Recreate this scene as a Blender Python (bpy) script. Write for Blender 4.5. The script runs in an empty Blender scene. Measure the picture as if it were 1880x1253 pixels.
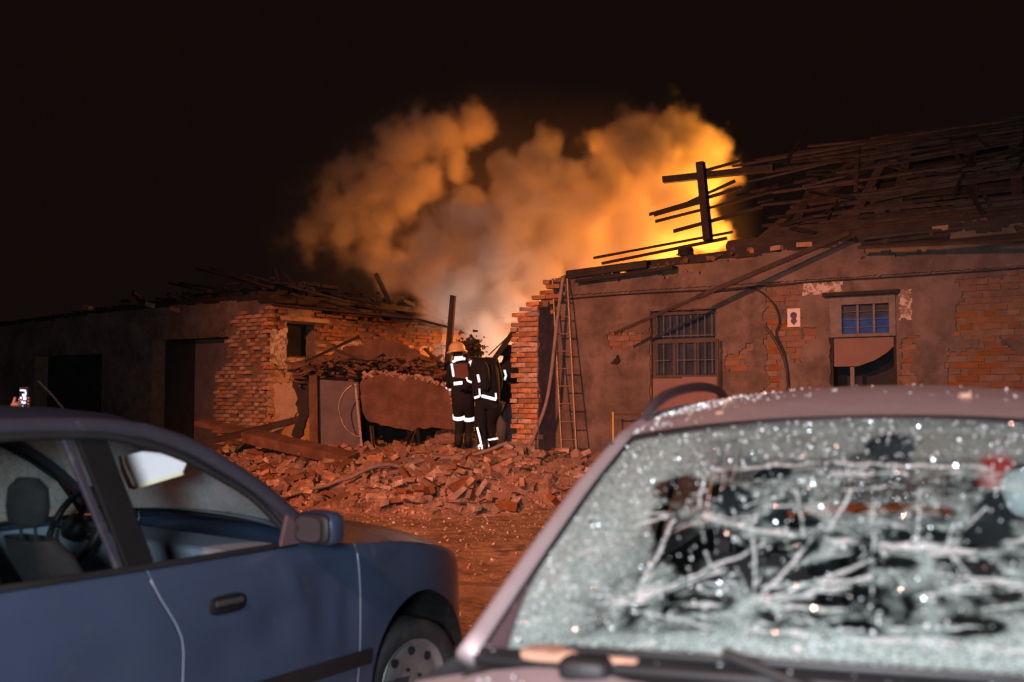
import bpy, bmesh, math, random
import numpy as np
from mathutils import Vector, Matrix, noise
random.seed(7); np.random.seed(7)
R = math.radians; PI = math.pi
SC = bpy.context.scene; COL = SC.collection
# ------------------------------------------------------------------ camera, world, lamps, exposure
FPX, CX, CY, YH, EYE = 1828.0, 940.0, 626.5, 718.0, 1.55      # 35 mm lens on a 36 mm frame, eye height 1.55 m
TH = math.atan((YH - CY) / FPX)
cam = bpy.data.objects.new('camera', bpy.data.cameras.new('camera')); COL.objects.link(cam)
cam.location = (0, 0, EYE); cam.rotation_euler = (R(90) + TH, 0, 0)
cam.data.lens = 35; cam.data.sensor_width = 36; cam.data.clip_end = 2000; cam.data.clip_start = .05
cam.data.dof.use_dof = True; cam.data.dof.focus_distance = 15.0; cam.data.dof.aperture_fstop = 2.2
SC.camera = cam
wd = bpy.data.worlds.new('World'); SC.world = wd; wd.use_nodes = True
bg = wd.node_tree.nodes['Background']; bg.inputs[0].default_value = (.0064, .0032, .0026, 1); bg.inputs[1].default_value = 1.0
SC.view_settings.view_transform = 'Standard'; SC.view_settings.look = 'None'; SC.view_settings.gamma = 1
SC.view_settings.use_curve_mapping = False; SC.view_settings.exposure = 0.0
SC.cycles.use_denoising = True; SC.cycles.volume_bounces = 2; SC.cycles.max_bounces = 8
SC.cycles.transparent_max_bounces = 12; SC.cycles.sample_clamp_indirect = 4; SC.cycles.volume_step_rate = 1.5
SC.cycles.volume_max_steps = 96; SC.cycles.caustics_reflective = False; SC.cycles.caustics_refractive = False

def lamp(name, kind, loc, target, power, color, size=.3, spot=None, blend=.6):
    l = bpy.data.lights.new(name, kind); o = bpy.data.objects.new(name, l); COL.objects.link(o)
    o.location = loc; l.energy = power; l.color = color
    if kind != 'POINT': o.rotation_euler = (Vector(target) - Vector(loc)).to_track_quat('-Z', 'Y').to_euler()
    if kind == 'SPOT': l.spot_size = R(spot); l.spot_blend = blend
    if kind == 'AREA': l.size = size
    else: l.shadow_soft_size = size
    return o
# sodium street lamp up the road to the left, the photographer's flash, the glow of the fire inside the smoke
lamp('sodium_street_lamp', 'SPOT', (-9.5, -1.5, 8.5), (-.6, 14.5, 0.4), 16500, (1, .32, .155), .14, 50, .9)
lamp('added_car_warm_light', 'SPOT', (-3.5, -5.0, 7.5), (.2, 3.6, 1.2), 4200, (1, .42, .30), .25, 56, .8)  # added unseen lamp, put in to warm the car roofs
lamp('camera_flash', 'SPOT', (-.6, -1.3, 1.85), (.5, 9, .6), 1350, (.80, .90, 1.0), .40, 120, .5)
lamp('fire_glow_deep', 'POINT', (7.3, 23.6, 5.4), None, 3300, (1, .32, .028), .6)
lamp('fire_glow_low', 'POINT', (4.2, 21.6, 4.3), None, 450, (1, .27, .03), .4)
lamp('fire_glow_mid', 'POINT', (2.7, 25.3, 4.8), None, 2300, (1, .27, .035), .4)
lamp('fire_glow_front', 'POINT', (3.3, 19.0, 3.5), None, 1000, (1, .30, .05), .5)
lamp('added_smoke_base_light', 'SPOT', (-.5, 18.2, 1.0), (-.35, 21.5, 3.6), 700, (1, .86, .76), .2, 62, .9)  # added lamp hidden behind the rubble to whiten the smoke base

# ------------------------------------------------------------------ geometry of the place
def ray(px, py):
    x = (px - CX) / FPX; u = -(py - CY) / FPX
    return Vector((x, math.cos(TH) - u * math.sin(TH), math.sin(TH) + u * math.cos(TH)))
def at(px, py, Y):                       # point of the place at depth Y (metres from the photographer)
    r = ray(px, py); return Vector((0, 0, EYE)) + r * (Y / r.y)
AX = math.atan2(-.5707, .8211)           # street front direction
A = Vector((.8211, -.5707, 0)); N = Vector((-.5707, -.8211, 0)); P0 = Vector((.82, 15.0, 0))
def W(s, b, z): return P0 + A * s - N * b + Vector((0, 0, z))       # s along the front, b behind it, z up
def L(p): d = Vector(p) - P0; return Vector((d.dot(A), -d.dot(N), p[2]))
def plane(px, py, n, p):
    r = ray(px, py); e = Vector((0, 0, EYE)); t = (Vector(p) - e).dot(n) / r.dot(n); return e + r * t
def F(px, py, b=0): return L(plane(px, py, N, P0 - N * b))          # local point on the plane b behind the street front
def RP(px, py, off=0, slope=.62):        # local point on the slope of the right roof
    n = (N * slope + Vector((0, 0, 1))).normalized()
    return L(plane(px, py, n, W(0, 0, 3.5 + off)))
def sm(a, b, x):
    t = max(0., min(1., (x - a) / (b - a))); return t * t * (3 - 2 * t)
def nz(x, y, z=0., s=1.): return noise.noise(Vector((x * s, y * s, z * s)))

def gheight(x, y):                       # the yard rises towards the street front
    l = L((x, y, 0)); w = -l.y
    h = .40 * sm(3.0, .7, w)
    h -= .09 * sm(11, 7.5, y)
    return h + (.012 * nz(x, y, 0, 1.3) + .006 * nz(x, y, 3, 5) if 2 < y < 40 else 0)
def heap(s, b):                          # heap of broken brick spilling out of the collapsed garage
    w = -b
    front = 1.9 + 1.9 * sm(-6.6, -3.2, s) - 1.0 * sm(-.4, 1.2, s) - 1.2 * sm(1.3, 2.3, s)
    side = sm(-7.6, -6.2, s) * sm(2.4, .4, s)
    f = sm(front + .25, front - 1.5, w)
    h = .27 * f - .15 * sm(2.0, .5, w) * f
    h += .16 * math.exp(-((s + .35) ** 2 / .10 + (w - .9) ** 2 / .3)) + .34 * math.exp(-((s + 2.5) ** 2 / .35 + (w + .7) ** 2 / .4)) + .12 * math.exp(-((s - .6) ** 2 / .3 + (w - 1.0) ** 2 / .4))
    p = W(s, b, 0)
    n = .07 * nz(s, b, 1, 1.7) + .05 * nz(s, b, 5, 4.5)
    return (h + n * f) * side - .06 + .05 * f * side
def hz(s, b):
    p = W(s, b, 0); return gheight(p.x, p.y) + max(0, heap(s, b))

# ------------------------------------------------------------------ materials
MATS = {}
def mat(name, cols, rough=.85, metal=0., scale=3., detail=6., bump=.3, bscale=40., spec=.4, coat=0., per_obj=0., trans=0., stain=None, bdist=.01):
    m = bpy.data.materials.new(name); m.use_nodes = True; nt = m.node_tree; nd = nt.nodes; lk = nt.links
    b = nd['Principled BSDF']; MATS[name] = m
    tc = nd.new('ShaderNodeTexCoord')
    n = nd.new('ShaderNodeTexNoise'); n.inputs['Scale'].default_value = scale; n.inputs['Detail'].default_value = detail; n.inputs['Roughness'].default_value = .65
    lk.new(tc.outputs['Object'], n.inputs['Vector'])
    cr = nd.new('ShaderNodeValToRGB'); lk.new(n.outputs['Fac'], cr.inputs[0])
    el = cr.color_ramp.elements
    k = len(cols)
    for i, c in enumerate(cols):
        pos = .32 + .36 * (i / max(1, k - 1))
        if i < 2: e = el[i]; e.position = pos
        else: e = el.new(pos)
        e.color = (*c, 1)
    if k == 1: el[1].color = (*cols[0], 1)
    out = cr.outputs[0]
    if per_obj:
        oi = nd.new('ShaderNodeObjectInfo'); hs = nd.new('ShaderNodeHueSaturation')
        mr = nd.new('ShaderNodeMapRange'); mr.inputs[3].default_value = 1 - per_obj; mr.inputs[4].default_value = 1 + per_obj * .8
        lk.new(oi.outputs['Random'], mr.inputs[0]); lk.new(mr.outputs[0], hs.inputs['Value']); lk.new(out, hs.inputs['Color'])
        mr2 = nd.new('ShaderNodeMapRange'); mr2.inputs[3].default_value = .6; mr2.inputs[4].default_value = 1.15
        ma = nd.new('ShaderNodeMath'); ma.operation = 'FRACT'; mm = nd.new('ShaderNodeMath'); mm.operation = 'MULTIPLY'; mm.inputs[1].default_value = 7.31
        lk.new(oi.outputs['Random'], mm.inputs[0]); lk.new(mm.outputs[0], ma.inputs[0]); lk.new(ma.outputs[0], mr2.inputs[0]); lk.new(mr2.outputs[0], hs.inputs['Saturation'])
        out = hs.outputs[0]
    if stain:                            # dirt and wear with a shape of its own
        sc_, col_, lo, hi = stain
        n2 = nd.new('ShaderNodeTexNoise'); n2.inputs['Scale'].default_value = sc_; n2.inputs['Detail'].default_value = 9; n2.inputs['Roughness'].default_value = .7
        mp = nd.new('ShaderNodeMapping'); mp.inputs['Location'].default_value = (7, 3, 1); lk.new(tc.outputs['Object'], mp.inputs[0]); lk.new(mp.outputs[0], n2.inputs['Vector'])
        mr = nd.new('ShaderNodeMapRange'); mr.inputs[1].default_value = lo; mr.inputs[2].default_value = hi; lk.new(n2.outputs['Fac'], mr.inputs[0])
        mx = nd.new('ShaderNodeMix'); mx.data_type = 'RGBA'; lk.new(mr.outputs[0], mx.inputs[0]); lk.new(out, mx.inputs[6]); mx.inputs[7].default_value = (*col_, 1)
        out = mx.outputs[2]
    lk.new(out, b.inputs['Base Color'])
    b.inputs['Roughness'].default_value = rough; b.inputs['Metallic'].default_value = metal
    b.inputs['Specular IOR Level'].default_value = spec; b.inputs['Coat Weight'].default_value = coat
    b.inputs['Transmission Weight'].default_value = trans
    if bump:
        nb = nd.new('ShaderNodeTexNoise'); nb.inputs['Scale'].default_value = bscale; nb.inputs['Detail'].default_value = 5; lk.new(tc.outputs['Object'], nb.inputs['Vector'])
        bp = nd.new('ShaderNodeBump'); bp.inputs['Strength'].default_value = bump; bp.inputs['Distance'].default_value = bdist
        lk.new(nb.outputs['Fac'], bp.inputs['Height']); lk.new(bp.outputs[0], b.inputs['Normal'])
    return m
def emis(name, col, s):
    m = bpy.data.materials.new(name); m.use_nodes = True; b = m.node_tree.nodes['Principled BSDF']
    b.inputs['Base Color'].default_value = (.01, .01, .01, 1); b.inputs['Emission Color'].default_value = (*col, 1); b.inputs['Emission Strength'].default_value = s; MATS[name] = m; return m
mat('ground', [(.17, .105, .06), (.33, .20, .115), (.44, .29, .18)], .92, scale=1.1, bump=.8, bscale=14, stain=(5, (.12, .075, .045), .45, .62), bdist=.03)
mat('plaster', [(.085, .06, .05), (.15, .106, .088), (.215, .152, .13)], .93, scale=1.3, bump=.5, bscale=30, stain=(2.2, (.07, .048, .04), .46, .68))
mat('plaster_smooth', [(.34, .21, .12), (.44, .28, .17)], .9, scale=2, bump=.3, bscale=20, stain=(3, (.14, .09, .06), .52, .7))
mat('whitewash', [(.45, .36, .30), (.62, .52, .45)], .9, scale=6, bump=.4, bscale=30, stain=(14, (.25, .15, .10), .48, .55))
mat('whitewash2', [(.20, .13, .09), (.38, .27, .20)], .95, scale=7, bump=.8, bscale=50)
mat('mortar', [(.13, .08, .05), (.22, .14, .09)], .95, scale=6, bump=.8, bscale=60)
mat('brick', [(.25, .105, .048), (.40, .175, .082), (.52, .28, .16)], .94, scale=9, bump=.9, bscale=60, per_obj=.42, stain=(13, (.24, .15, .09), .50, .66))
mat('dusty_brick', [(.32, .155, .085), (.46, .23, .13), (.62, .38, .26)], .94, scale=9, bump=.9, bscale=60, per_obj=.42, stain=(13, (.26, .17, .11), .50, .64))
mat('brick_red', [(.15, .055, .024), (.25, .10, .043)], .92, scale=5, bump=.6, bscale=70, per_obj=.16, stain=(9, (.20, .12, .08), .52, .68))
mat('rubble', [(.13, .078, .055), (.28, .16, .11), (.40, .24, .17)], .95, scale=4, bump=1, bscale=25, bdist=.03)
mat('fragment', [(.18, .10, .068), (.42, .24, .16), (.60, .41, .31)], .95, scale=9, bump=.6, bscale=60)
mat('charred', [(.012, .009, .008), (.035, .024, .018)], .8, scale=6, bump=1, bscale=30)
mat('old_wood', [(.034, .022, .016), (.075, .046, .032)], .85, scale=5, bump=.8, bscale=35, per_obj=.4)
mat('pale_wood', [(.30, .21, .16), (.45, .34, .27)], .85, scale=8, bump=.6, bscale=40)
mat('rust', [(.10, .045, .026), (.16, .075, .045), (.22, .11, .065)], .9, scale=2.5, bump=.6, bscale=25, stain=(3, (.07, .035, .022), .42, .75))
mat('panel_grey', [(.10, .075, .075), (.16, .12, .12)], .8, scale=3, bump=.3)
mat('steel', [(.30, .22, .16), (.45, .34, .25)], .45, .7, scale=9, bump=.2)
mat('dark_steel', [(.05, .04, .04), (.09, .07, .06)], .6, .4, bump=.3)
mat('grille', [(.15, .135, .13), (.22, .20, .19)], .6, .3, bump=.2)
mat('frame_paint', [(.13, .10, .09), (.21, .17, .15)], .8, scale=8, bump=.5)
mat('blue_cloth', [(.012, .05, .20), (.03, .10, .34)], .9, scale=6, bump=.4)
mat('pane', [(.02, .03, .045), (.05, .06, .08)], .15, bump=.0, spec=.7)
mat('pink_board', [(.18, .11, .105), (.23, .145, .14)], .85, scale=2, bump=.2)
mat('brown_sheet', [(.17, .10, .075), (.22, .13, .10)], .85, scale=2, bump=.3)
mat('hose', [(.20, .14, .13), (.30, .22, .20)], .8, scale=12, bump=.2)
mat('cable', [(.015, .012, .012), (.03, .025, .02)], .6, bump=0)
mat('suit', [(.006, .007, .010), (.012, .013, .018)], .9, scale=12, bump=.4, bscale=40)
mat('back_panel', [(.10, .04, .025), (.16, .06, .04)], .8, bump=.3)
mat('helmet', [(.66, .40, .19), (.80, .52, .26)], .3, coat=.6, bump=0)
mat('trousers_grey', [(.10, .10, .11), (.15, .15, .16)], .9, bump=.3)
mat('skin', [(.20, .11, .08), (.24, .14, .10)], .6, bump=.1)
mat('pillar_black', [(.003, .003, .0035), (.006, .006, .007)], .7, bump=.1, spec=.2)
mat('rubber', [(.012, .012, .013), (.022, .022, .023)], .75, scale=10, bump=.4)
mat('black_trim', [(.008, .008, .009), (.015, .015, .016)], .55, bump=.1, bscale=200)
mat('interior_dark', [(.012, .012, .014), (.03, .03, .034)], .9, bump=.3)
mat('interior_grey', [(.13, .17, .22), (.19, .24, .31)], .85, scale=3, bump=.2)
mat('headliner', [(.45, .46, .46), (.55, .56, .55)], .95, bump=.2)
mat('visor', [(.62, .60, .62), (.70, .68, .70)], .8, bump=.2)
mat('foam', [(.70, .62, .42), (.80, .72, .52)], .95, bump=.6)
mat('red_plastic', [(.55, .02, .015), (.65, .03, .02)], .4, bump=0)
mat('white_cloth', [(.55, .56, .58), (.70, .71, .72)], .9, bump=.3)
mat('rim_steel', [(.28, .29, .31), (.40, .41, .43)], .4, .8, scale=12, bump=.1)
mat('mirror_glass', [(.12, .10, .11)], .22, .6, bump=0)
mat('lens_clear', [(.5, .5, .5)], .1, .2, bump=0, coat=1)
mat('glass_crumb', [(.60, .68, .66), (.85, .90, .90)], .25, .25, scale=30, bump=0, spec=1)
mat('glint', [(.9, .95, .95)], .22, 1.0, bump=0)
mat('paper', [(.62, .52, .46), (.72, .62, .56)], .9, bump=.1)
mat('ink', [(.05, .04, .10), (.12, .09, .14)], .9, bump=0)
mat('foliage', [(.02, .02, .008), (.06, .05, .02)], .9, bump=.3)
emis('phone_light', (.62, .60, 1.0), 2.2)
def paint(name, col, metal=.55, rough=.32):
    m = mat(name, [tuple(c * .9 for c in col), col], rough, metal, scale=1.5, bump=0, coat=.5, stain=(16, tuple(c * .55 + .07 for c in col), .58, .72))
    nt = m.node_tree; nd = nt.nodes; lk = nt.links; b = nd['Principled BSDF']; b.inputs['Coat Roughness'].default_value = .18
    tc = nd.new('ShaderNodeTexCoord'); n = nd.new('ShaderNodeTexNoise'); n.inputs['Scale'].default_value = 2.4; n.inputs['Detail'].default_value = 1.5
    bp = nd.new('ShaderNodeBump'); bp.inputs['Strength'].default_value = .35; bp.inputs['Distance'].default_value = .05
    lk.new(tc.outputs['Object'], n.inputs['Vector']); lk.new(n.outputs['Fac'], bp.inputs['Height']); lk.new(bp.outputs[0], b.inputs['Normal']); return m
paint('blue_paint', (.080, .122, .215), .6, .26); paint('dark_reflection_blue', (.05, .05, .07), .4, .35); paint('silver_paint', (.38, .315, .325), .25, .5); MATS['silver_paint'].node_tree.nodes['Principled BSDF'].inputs['Coat Weight'].default_value = .1  # frame paint is the body blue, darkened to imitate dark reflections
def retro():                             # glass-bead reflective tape: sends light back the way it came
    m = bpy.data.materials.new('reflective_tape'); m.use_nodes = True; nt = m.node_tree; nd = nt.nodes; lk = nt.links
    nd.remove(nd['Principled BSDF']); out = nd['Material Output']
    d = nd.new('ShaderNodeBsdfDiffuse'); d.inputs[0].default_value = (.72, .74, .74, 1)
    g = nd.new('ShaderNodeBsdfGlossy'); g.inputs[0].default_value = (.9, .92, .92, 1); g.inputs['Roughness'].default_value = .36
    ge = nd.new('ShaderNodeNewGeometry'); lk.new(ge.outputs['Incoming'], g.inputs['Normal'])
    mx = nd.new('ShaderNodeMixShader'); mx.inputs[0].default_value = .75; lk.new(d.outputs[0], mx.inputs[1]); lk.new(g.outputs[0], mx.inputs[2]); lk.new(mx.outputs[0], out.inputs[0])
    MATS['reflective_tape'] = m
retro()
def crazed(name, tint, hi=.96, scale=95.):
    """Safety glass crazed into small cells; vertex attribute 'craze' says how densely it is broken."""
    m = bpy.data.materials.new(name); m.use_nodes = True; nt = m.node_tree; nd = nt.nodes; lk = nt.links
    nd.remove(nd['Principled BSDF']); out = nd['Material Output']
    tc = nd.new('ShaderNodeTexCoord'); at_ = nd.new('ShaderNodeAttribute'); at_.attribute_name = 'craze'
    v = nd.new('ShaderNodeTexVoronoi'); v.feature = 'DISTANCE_TO_EDGE'; v.inputs['Scale'].default_value = scale; lk.new(tc.outputs['Object'], v.inputs['Vector'])
    v2 = nd.new('ShaderNodeTexVoronoi'); v2.feature = 'F1'; v2.inputs['Scale'].default_value = scale; lk.new(tc.outputs['Object'], v2.inputs['Vector'])
    e = nd.new('ShaderNodeMapRange'); e.inputs[1].default_value = .03; e.inputs[2].default_value = .28; e.inputs[3].default_value = 1; e.inputs[4].default_value = .30 if hi > .95 else .7; lk.new(v.outputs['Distance'], e.inputs[0])
    mu = nd.new('ShaderNodeMath'); mu.operation = 'MULTIPLY'; lk.new(e.outputs[0], mu.inputs[0]); lk.new(at_.outputs['Fac'], mu.inputs[1])
    mc = nd.new('ShaderNodeMath'); mc.operation = 'MINIMUM'; mc.inputs[1].default_value = hi; lk.new(mu.outputs[0], mc.inputs[0])
    tr = nd.new('ShaderNodeBsdfTransparent'); tr.inputs[0].default_value = (.80, .86, .84, 1)
    gl = nd.new('ShaderNodeBsdfGlossy'); gl.inputs['Roughness'].default_value = .06; gl.inputs[0].default_value = (.9, .9, .9, 1)
    cm = nd.new('ShaderNodeMixShader'); cm.inputs[0].default_value = .05; lk.new(tr.outputs[0], cm.inputs[1]); lk.new(gl.outputs[0], cm.inputs[2])
    hs = nd.new('ShaderNodeMix'); hs.data_type = 'RGBA'; hs.inputs[6].default_value = tuple(c * .55 for c in tint) + (1,); hs.inputs[7].default_value = (*tint, 1)
    lk.new(v2.outputs['Color'], hs.inputs[0])
    wl = nd.new('ShaderNodeMapRange'); wl.inputs[1].default_value = 1.05; wl.inputs[2].default_value = 1.7; lk.new(at_.outputs['Fac'], wl.inputs[0])
    h2 = nd.new('ShaderNodeMix'); h2.data_type = 'RGBA'; lk.new(wl.outputs[0], h2.inputs[0]); lk.new(hs.outputs[2], h2.inputs[6]); h2.inputs[7].default_value = (.86, .88, .90, 1); hs = h2
    df = nd.new('ShaderNodeBsdfDiffuse'); lk.new(hs.outputs[2], df.inputs[0])
    tl = nd.new('ShaderNodeBsdfTranslucent'); tl.inputs[0].default_value = (*tint, 1)
    g2 = nd.new('ShaderNodeBsdfGlossy'); g2.inputs['Roughness'].default_value = .3
    vn = nd.new('ShaderNodeVectorMath'); vn.operation = 'MULTIPLY_ADD'; vn.inputs[1].default_value = (.7, .7, .7); vn.inputs[2].default_value = (-.35, -.35, -.35); lk.new(v2.outputs['Color'], vn.inputs[0])
    ge = nd.new('ShaderNodeNewGeometry'); va = nd.new('ShaderNodeVectorMath'); va.operation = 'ADD'; lk.new(vn.outputs[0], va.inputs[0]); lk.new(ge.outputs['Normal'], va.inputs[1])
    no = nd.new('ShaderNodeVectorMath'); no.operation = 'NORMALIZE'; lk.new(va.outputs[0], no.inputs[0]); lk.new(no.outputs[0], g2.inputs['Normal'])
    a1 = nd.new('ShaderNodeMixShader'); a1.inputs[0].default_value = .25; lk.new(df.outputs[0], a1.inputs[1]); lk.new(tl.outputs[0], a1.inputs[2])
    a2 = nd.new('ShaderNodeMixShader'); a2.inputs[0].default_value = .22; lk.new(a1.outputs[0], a2.inputs[1]); lk.new(g2.outputs[0], a2.inputs[2])
    fin = nd.new('ShaderNodeMixShader'); lk.new(mc.outputs[0], fin.inputs[0]); lk.new(cm.outputs[0], fin.inputs[1]); lk.new(a2.outputs[0], fin.inputs[2])
    lk.new(fin.outputs[0], out.inputs[0]); MATS[name] = m
crazed('crazed_glass', (.64, .88, .84)); crazed('crazed_dark', (.62, .68, .68), .93, 80.)

# ------------------------------------------------------------------ mesh helpers
def link(o, parent=None):
    COL.objects.link(o)
    if parent is not None: o.parent = parent
    return o
def mk(name, v, f, m, parent=None, smooth=False):
    me = bpy.data.meshes.new(name); me.from_pydata([tuple(p) for p in v], [], f); me.update()
    me.materials.append(MATS[m])
    if smooth: me.polygons.foreach_set('use_smooth', [True] * len(me.polygons))
    return link(bpy.data.objects.new(name, me), parent)
def tag(o, label=None, cat=None, group=None, kind=None):
    for k, x in (('label', label), ('category', cat), ('group', group), ('kind', kind)):
        if x: o[k] = x
    return o
def thing(name, label, cat, loc=(0, 0, 0), rz=0., group=None):
    o = bpy.data.objects.new(name, None); COL.objects.link(o); o.location = loc; o.rotation_euler = (0, 0, rz); o.empty_display_size = .2
    return tag(o, label, cat, group)
class B:
    def __init__(s): s.v = []; s.f = []
    def add(s, v, f):
        n = len(s.v); s.v += [Vector(p) for p in v]; s.f += [tuple(i + n for i in q) for q in f]; return s
    def box(s, c, d, rot=None, jit=0.):
        v = []
        for z in (-.5, .5):
            for y in (-.5, .5):
                for x in (-.5, .5):
                    p = Vector((x * d[0], y * d[1], z * d[2]))
                    if jit: p += Vector((random.uniform(-jit, jit), random.uniform(-jit, jit), random.uniform(-jit, jit)))
                    if rot: p = rot @ p
                    v.append(Vector(c) + p)
        return s.add(v, [(0, 2, 3, 1), (4, 5, 7, 6), (0, 1, 5, 4), (2, 6, 7, 3), (0, 4, 6, 2), (1, 3, 7, 5)])
    def ab(s, a, b): return s.box([(a[i] + b[i]) / 2 for i in range(3)], [abs(b[i] - a[i]) for i in range(3)])
    def board(s, p0, p1, w, t, up=(0, 0, 1), jit=0.):
        p0, p1 = Vector(p0), Vector(p1); d = (p1 - p0); L_ = d.length; d.normalize(); up = Vector(up)
        x = d.cross(up)
        if x.length < 1e-3: x = d.cross(Vector((1, 0, 0)))
        x.normalize(); z = x.cross(d)
        M = Matrix((x, d, z)).transposed()
        return s.box((p0 + p1) / 2, (w, L_, t), M, jit)
    def tube(s, pts, r, n=8, cap=True):
        pts = [Vector(p) for p in pts]; m = len(pts)
        if not hasattr(r, '__len__'): r = [r] * m
        d0 = (pts[1] - pts[0]).normalized(); u = d0.orthogonal().normalized(); v = []; f = []
        for i in range(m):
            d = (pts[min(i + 1, m - 1)] - pts[max(i - 1, 0)]).normalized()
            u = (u - d * u.dot(d)).normalized(); w = d.cross(u)
            for k in range(n):
                a = 2 * PI * k / n; v.append(pts[i] + (u * math.cos(a) + w * math.sin(a)) * r[i])
        for i in range(m - 1):
            for k in range(n):
                f.append((i * n + k, i * n + (k + 1) % n, (i + 1) * n + (k + 1) % n, (i + 1) * n + k))
        if cap: f += [tuple(range(n - 1, -1, -1)), tuple((m - 1) * n + k for k in range(n))]
        return s.add(v, f)
    def prism(s, poly, ext):              # poly: list of 3d points (planar), ext: extrusion vector
        n = len(poly); v = [Vector(p) for p in poly] + [Vector(p) + Vector(ext) for p in poly]
        return s.add(v, [tuple(range(n - 1, -1, -1)), tuple(range(n, 2 * n))] + [(i, (i + 1) % n, n + (i + 1) % n, n + i) for i in range(n)])
    def grid(s, P):                       # P[i][j] points
        n, m = len(P), len(P[0])
        return s.add([p for r_ in P for p in r_], [(i * m + j, i * m + j + 1, (i + 1) * m + j + 1, (i + 1) * m + j) for i in range(n - 1) for j in range(m - 1)])
    def build(s, name, m, parent=None, smooth=False, off=None, bev=0., solid=0.):
        v = s.v if off is None else [p - Vector(off) for p in s.v]
        o = mk(name, v, s.f, m, parent, smooth)
        if solid: q = o.modifiers.new('thickness', 'SOLIDIFY'); q.thickness = solid; q.offset = 0
        if bev: q = o.modifiers.new('edges', 'BEVEL'); q.width = bev; q.segments = 2; q.limit_method = 'ANGLE'
        return o
def spline(pts, n=24):
    pts = [Vector(p) for p in pts]; P = [pts[0] * 2 - pts[1]] + pts + [pts[-1] * 2 - pts[-2]]; out = []; seg = len(pts) - 1
    for i in range(n + 1):
        t = i / n * seg; k = min(int(t), seg - 1); t -= k; a, b, c, d = P[k:k + 4]
        out.append(.5 * ((2 * b) + (c - a) * t + (2 * a - 5 * b + 4 * c - d) * t * t + (3 * b - a - 3 * c + d) * t ** 3))
    return out
def interp(pts, x):
    if x <= pts[0][0]: return pts[0][1]
    for (a, p), (b, q) in zip(pts, pts[1:]):
        if x <= b: t = (x - a) / (b - a); return p + (q - p) * t
    return pts[-1][1]

# ------------------------------------------------------------------ ground
def axis(lo, hi, st, far):
    a = list(np.arange(lo, hi + 1e-6, st)); k = st; x = a[-1]
    while x < far: k *= 1.35; x += k; a.append(x)
    k = st; x = a[0]; pre = []
    while x > -far: k *= 1.35; x -= k; pre.append(x)
    return pre[::-1] + a
gx, gy = axis(-14, 12, .16, 600), axis(2, 24, .16, 600)
gp = [[(x, y, gheight(x, y)) for x in gx] for y in gy]
g = B().grid(gp).build('ground', 'ground', smooth=True); g['kind'] = 'structure'
pb = B(); gt_ = B(); r9 = random.Random(4)
for i in range(4200):
    x, y = r9.uniform(-6, 5), r9.uniform(5.5, 13.5) ; y = 13.5 - (13.5 - y) * r9.random() ** .5
    s_ = r9.choice((.006, .008, .012, .02)) * r9.uniform(.6, 1.3); (gt_ if i % 12 == 0 else pb).box((x, y, gheight(x, y) + s_ * .3), (s_ * 1.5, s_, s_ * .8), Matrix.Rotation(r9.uniform(0, 6), 3, (r9.random() - .5, r9.random() - .5, 1)), s_ * .2)
tag(pb.build('gravel', 'fragment'), 'small stones and brick grit on the brown dirt', 'gravel', kind='stuff'); tag(gt_.build('glass_grit', 'glass_crumb'), 'tiny pieces of window glass glittering on the dirt', 'glass', kind='stuff')
# kerb line between the cars, seen past the blue car's nose
kb = B()
for i in range(14):
    x0 = -5 + i * 1.02; kb.box((x0 + .5, 8.0 - .22 * (x0 + .5), -.06), (.99, .16, .13), Matrix.Rotation(-.216, 3, 'Z'), .006)
o = kb.build('kerb', 'mortar', bev=.012); o['kind'] = 'structure'

# ------------------------------------------------------------------ brick laying and plaster
bm_cache = {}
def brick_mesh(l, key, m):
    k = (round(l, 3), key, m)
    if k not in bm_cache:
        v = []
        for z in (-.5, .5):
            for y in (-.5, .5):
                for x in (-.5, .5):
                    v.append((x * l + random.uniform(-.004, .004), y * .10 + random.uniform(-.004, .004), z * .062 + random.uniform(-.003, .003)))
        me = bpy.data.meshes.new('brick'); me.from_pydata(v, [], [(0, 2, 3, 1), (4, 5, 7, 6), (0, 1, 5, 4), (2, 6, 7, 3), (0, 4, 6, 2), (1, 3, 7, 5)])
        me.materials.append(MATS[m]); bm_cache[k] = me
    return bm_cache[k]
def lay(parent, u0, u1, z0, z1, inside, place, m='brick', proud=.012, cnt=None, rough=.012, miss=.03):
    """Running bond; place(u, depth, z) -> local position and z rotation"""
    h = .076; row = 0; z = z0 + .038; st = B()
    while z < z1:
        u = u0 + (.13 if row % 2 else 0) + .125
        while u < u1:
            if inside(u, z) > 0 and random.random() > miss:
                l = .245 if random.random() < .75 else .12
                d = proud + random.uniform(-rough, rough * 1.6)
                p, rz = place(u, d, z)
                if cnt[0] > 0:
                    o = bpy.data.objects.new('brick', brick_mesh(l, random.randrange(5), m)); o.location = p; o.rotation_euler = (random.gauss(0, .02), random.gauss(0, .015), rz + random.gauss(0, .03)); link(o, parent); cnt[0] -= 1
                else: st.box(p, (l, .10, .062), Matrix.Rotation(rz, 3, 'Z'), .005)
            u += .257
        z += h; row += 1
    if st.v: st.build('brickwork', m, parent)['kind'] = 'stuff'
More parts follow.
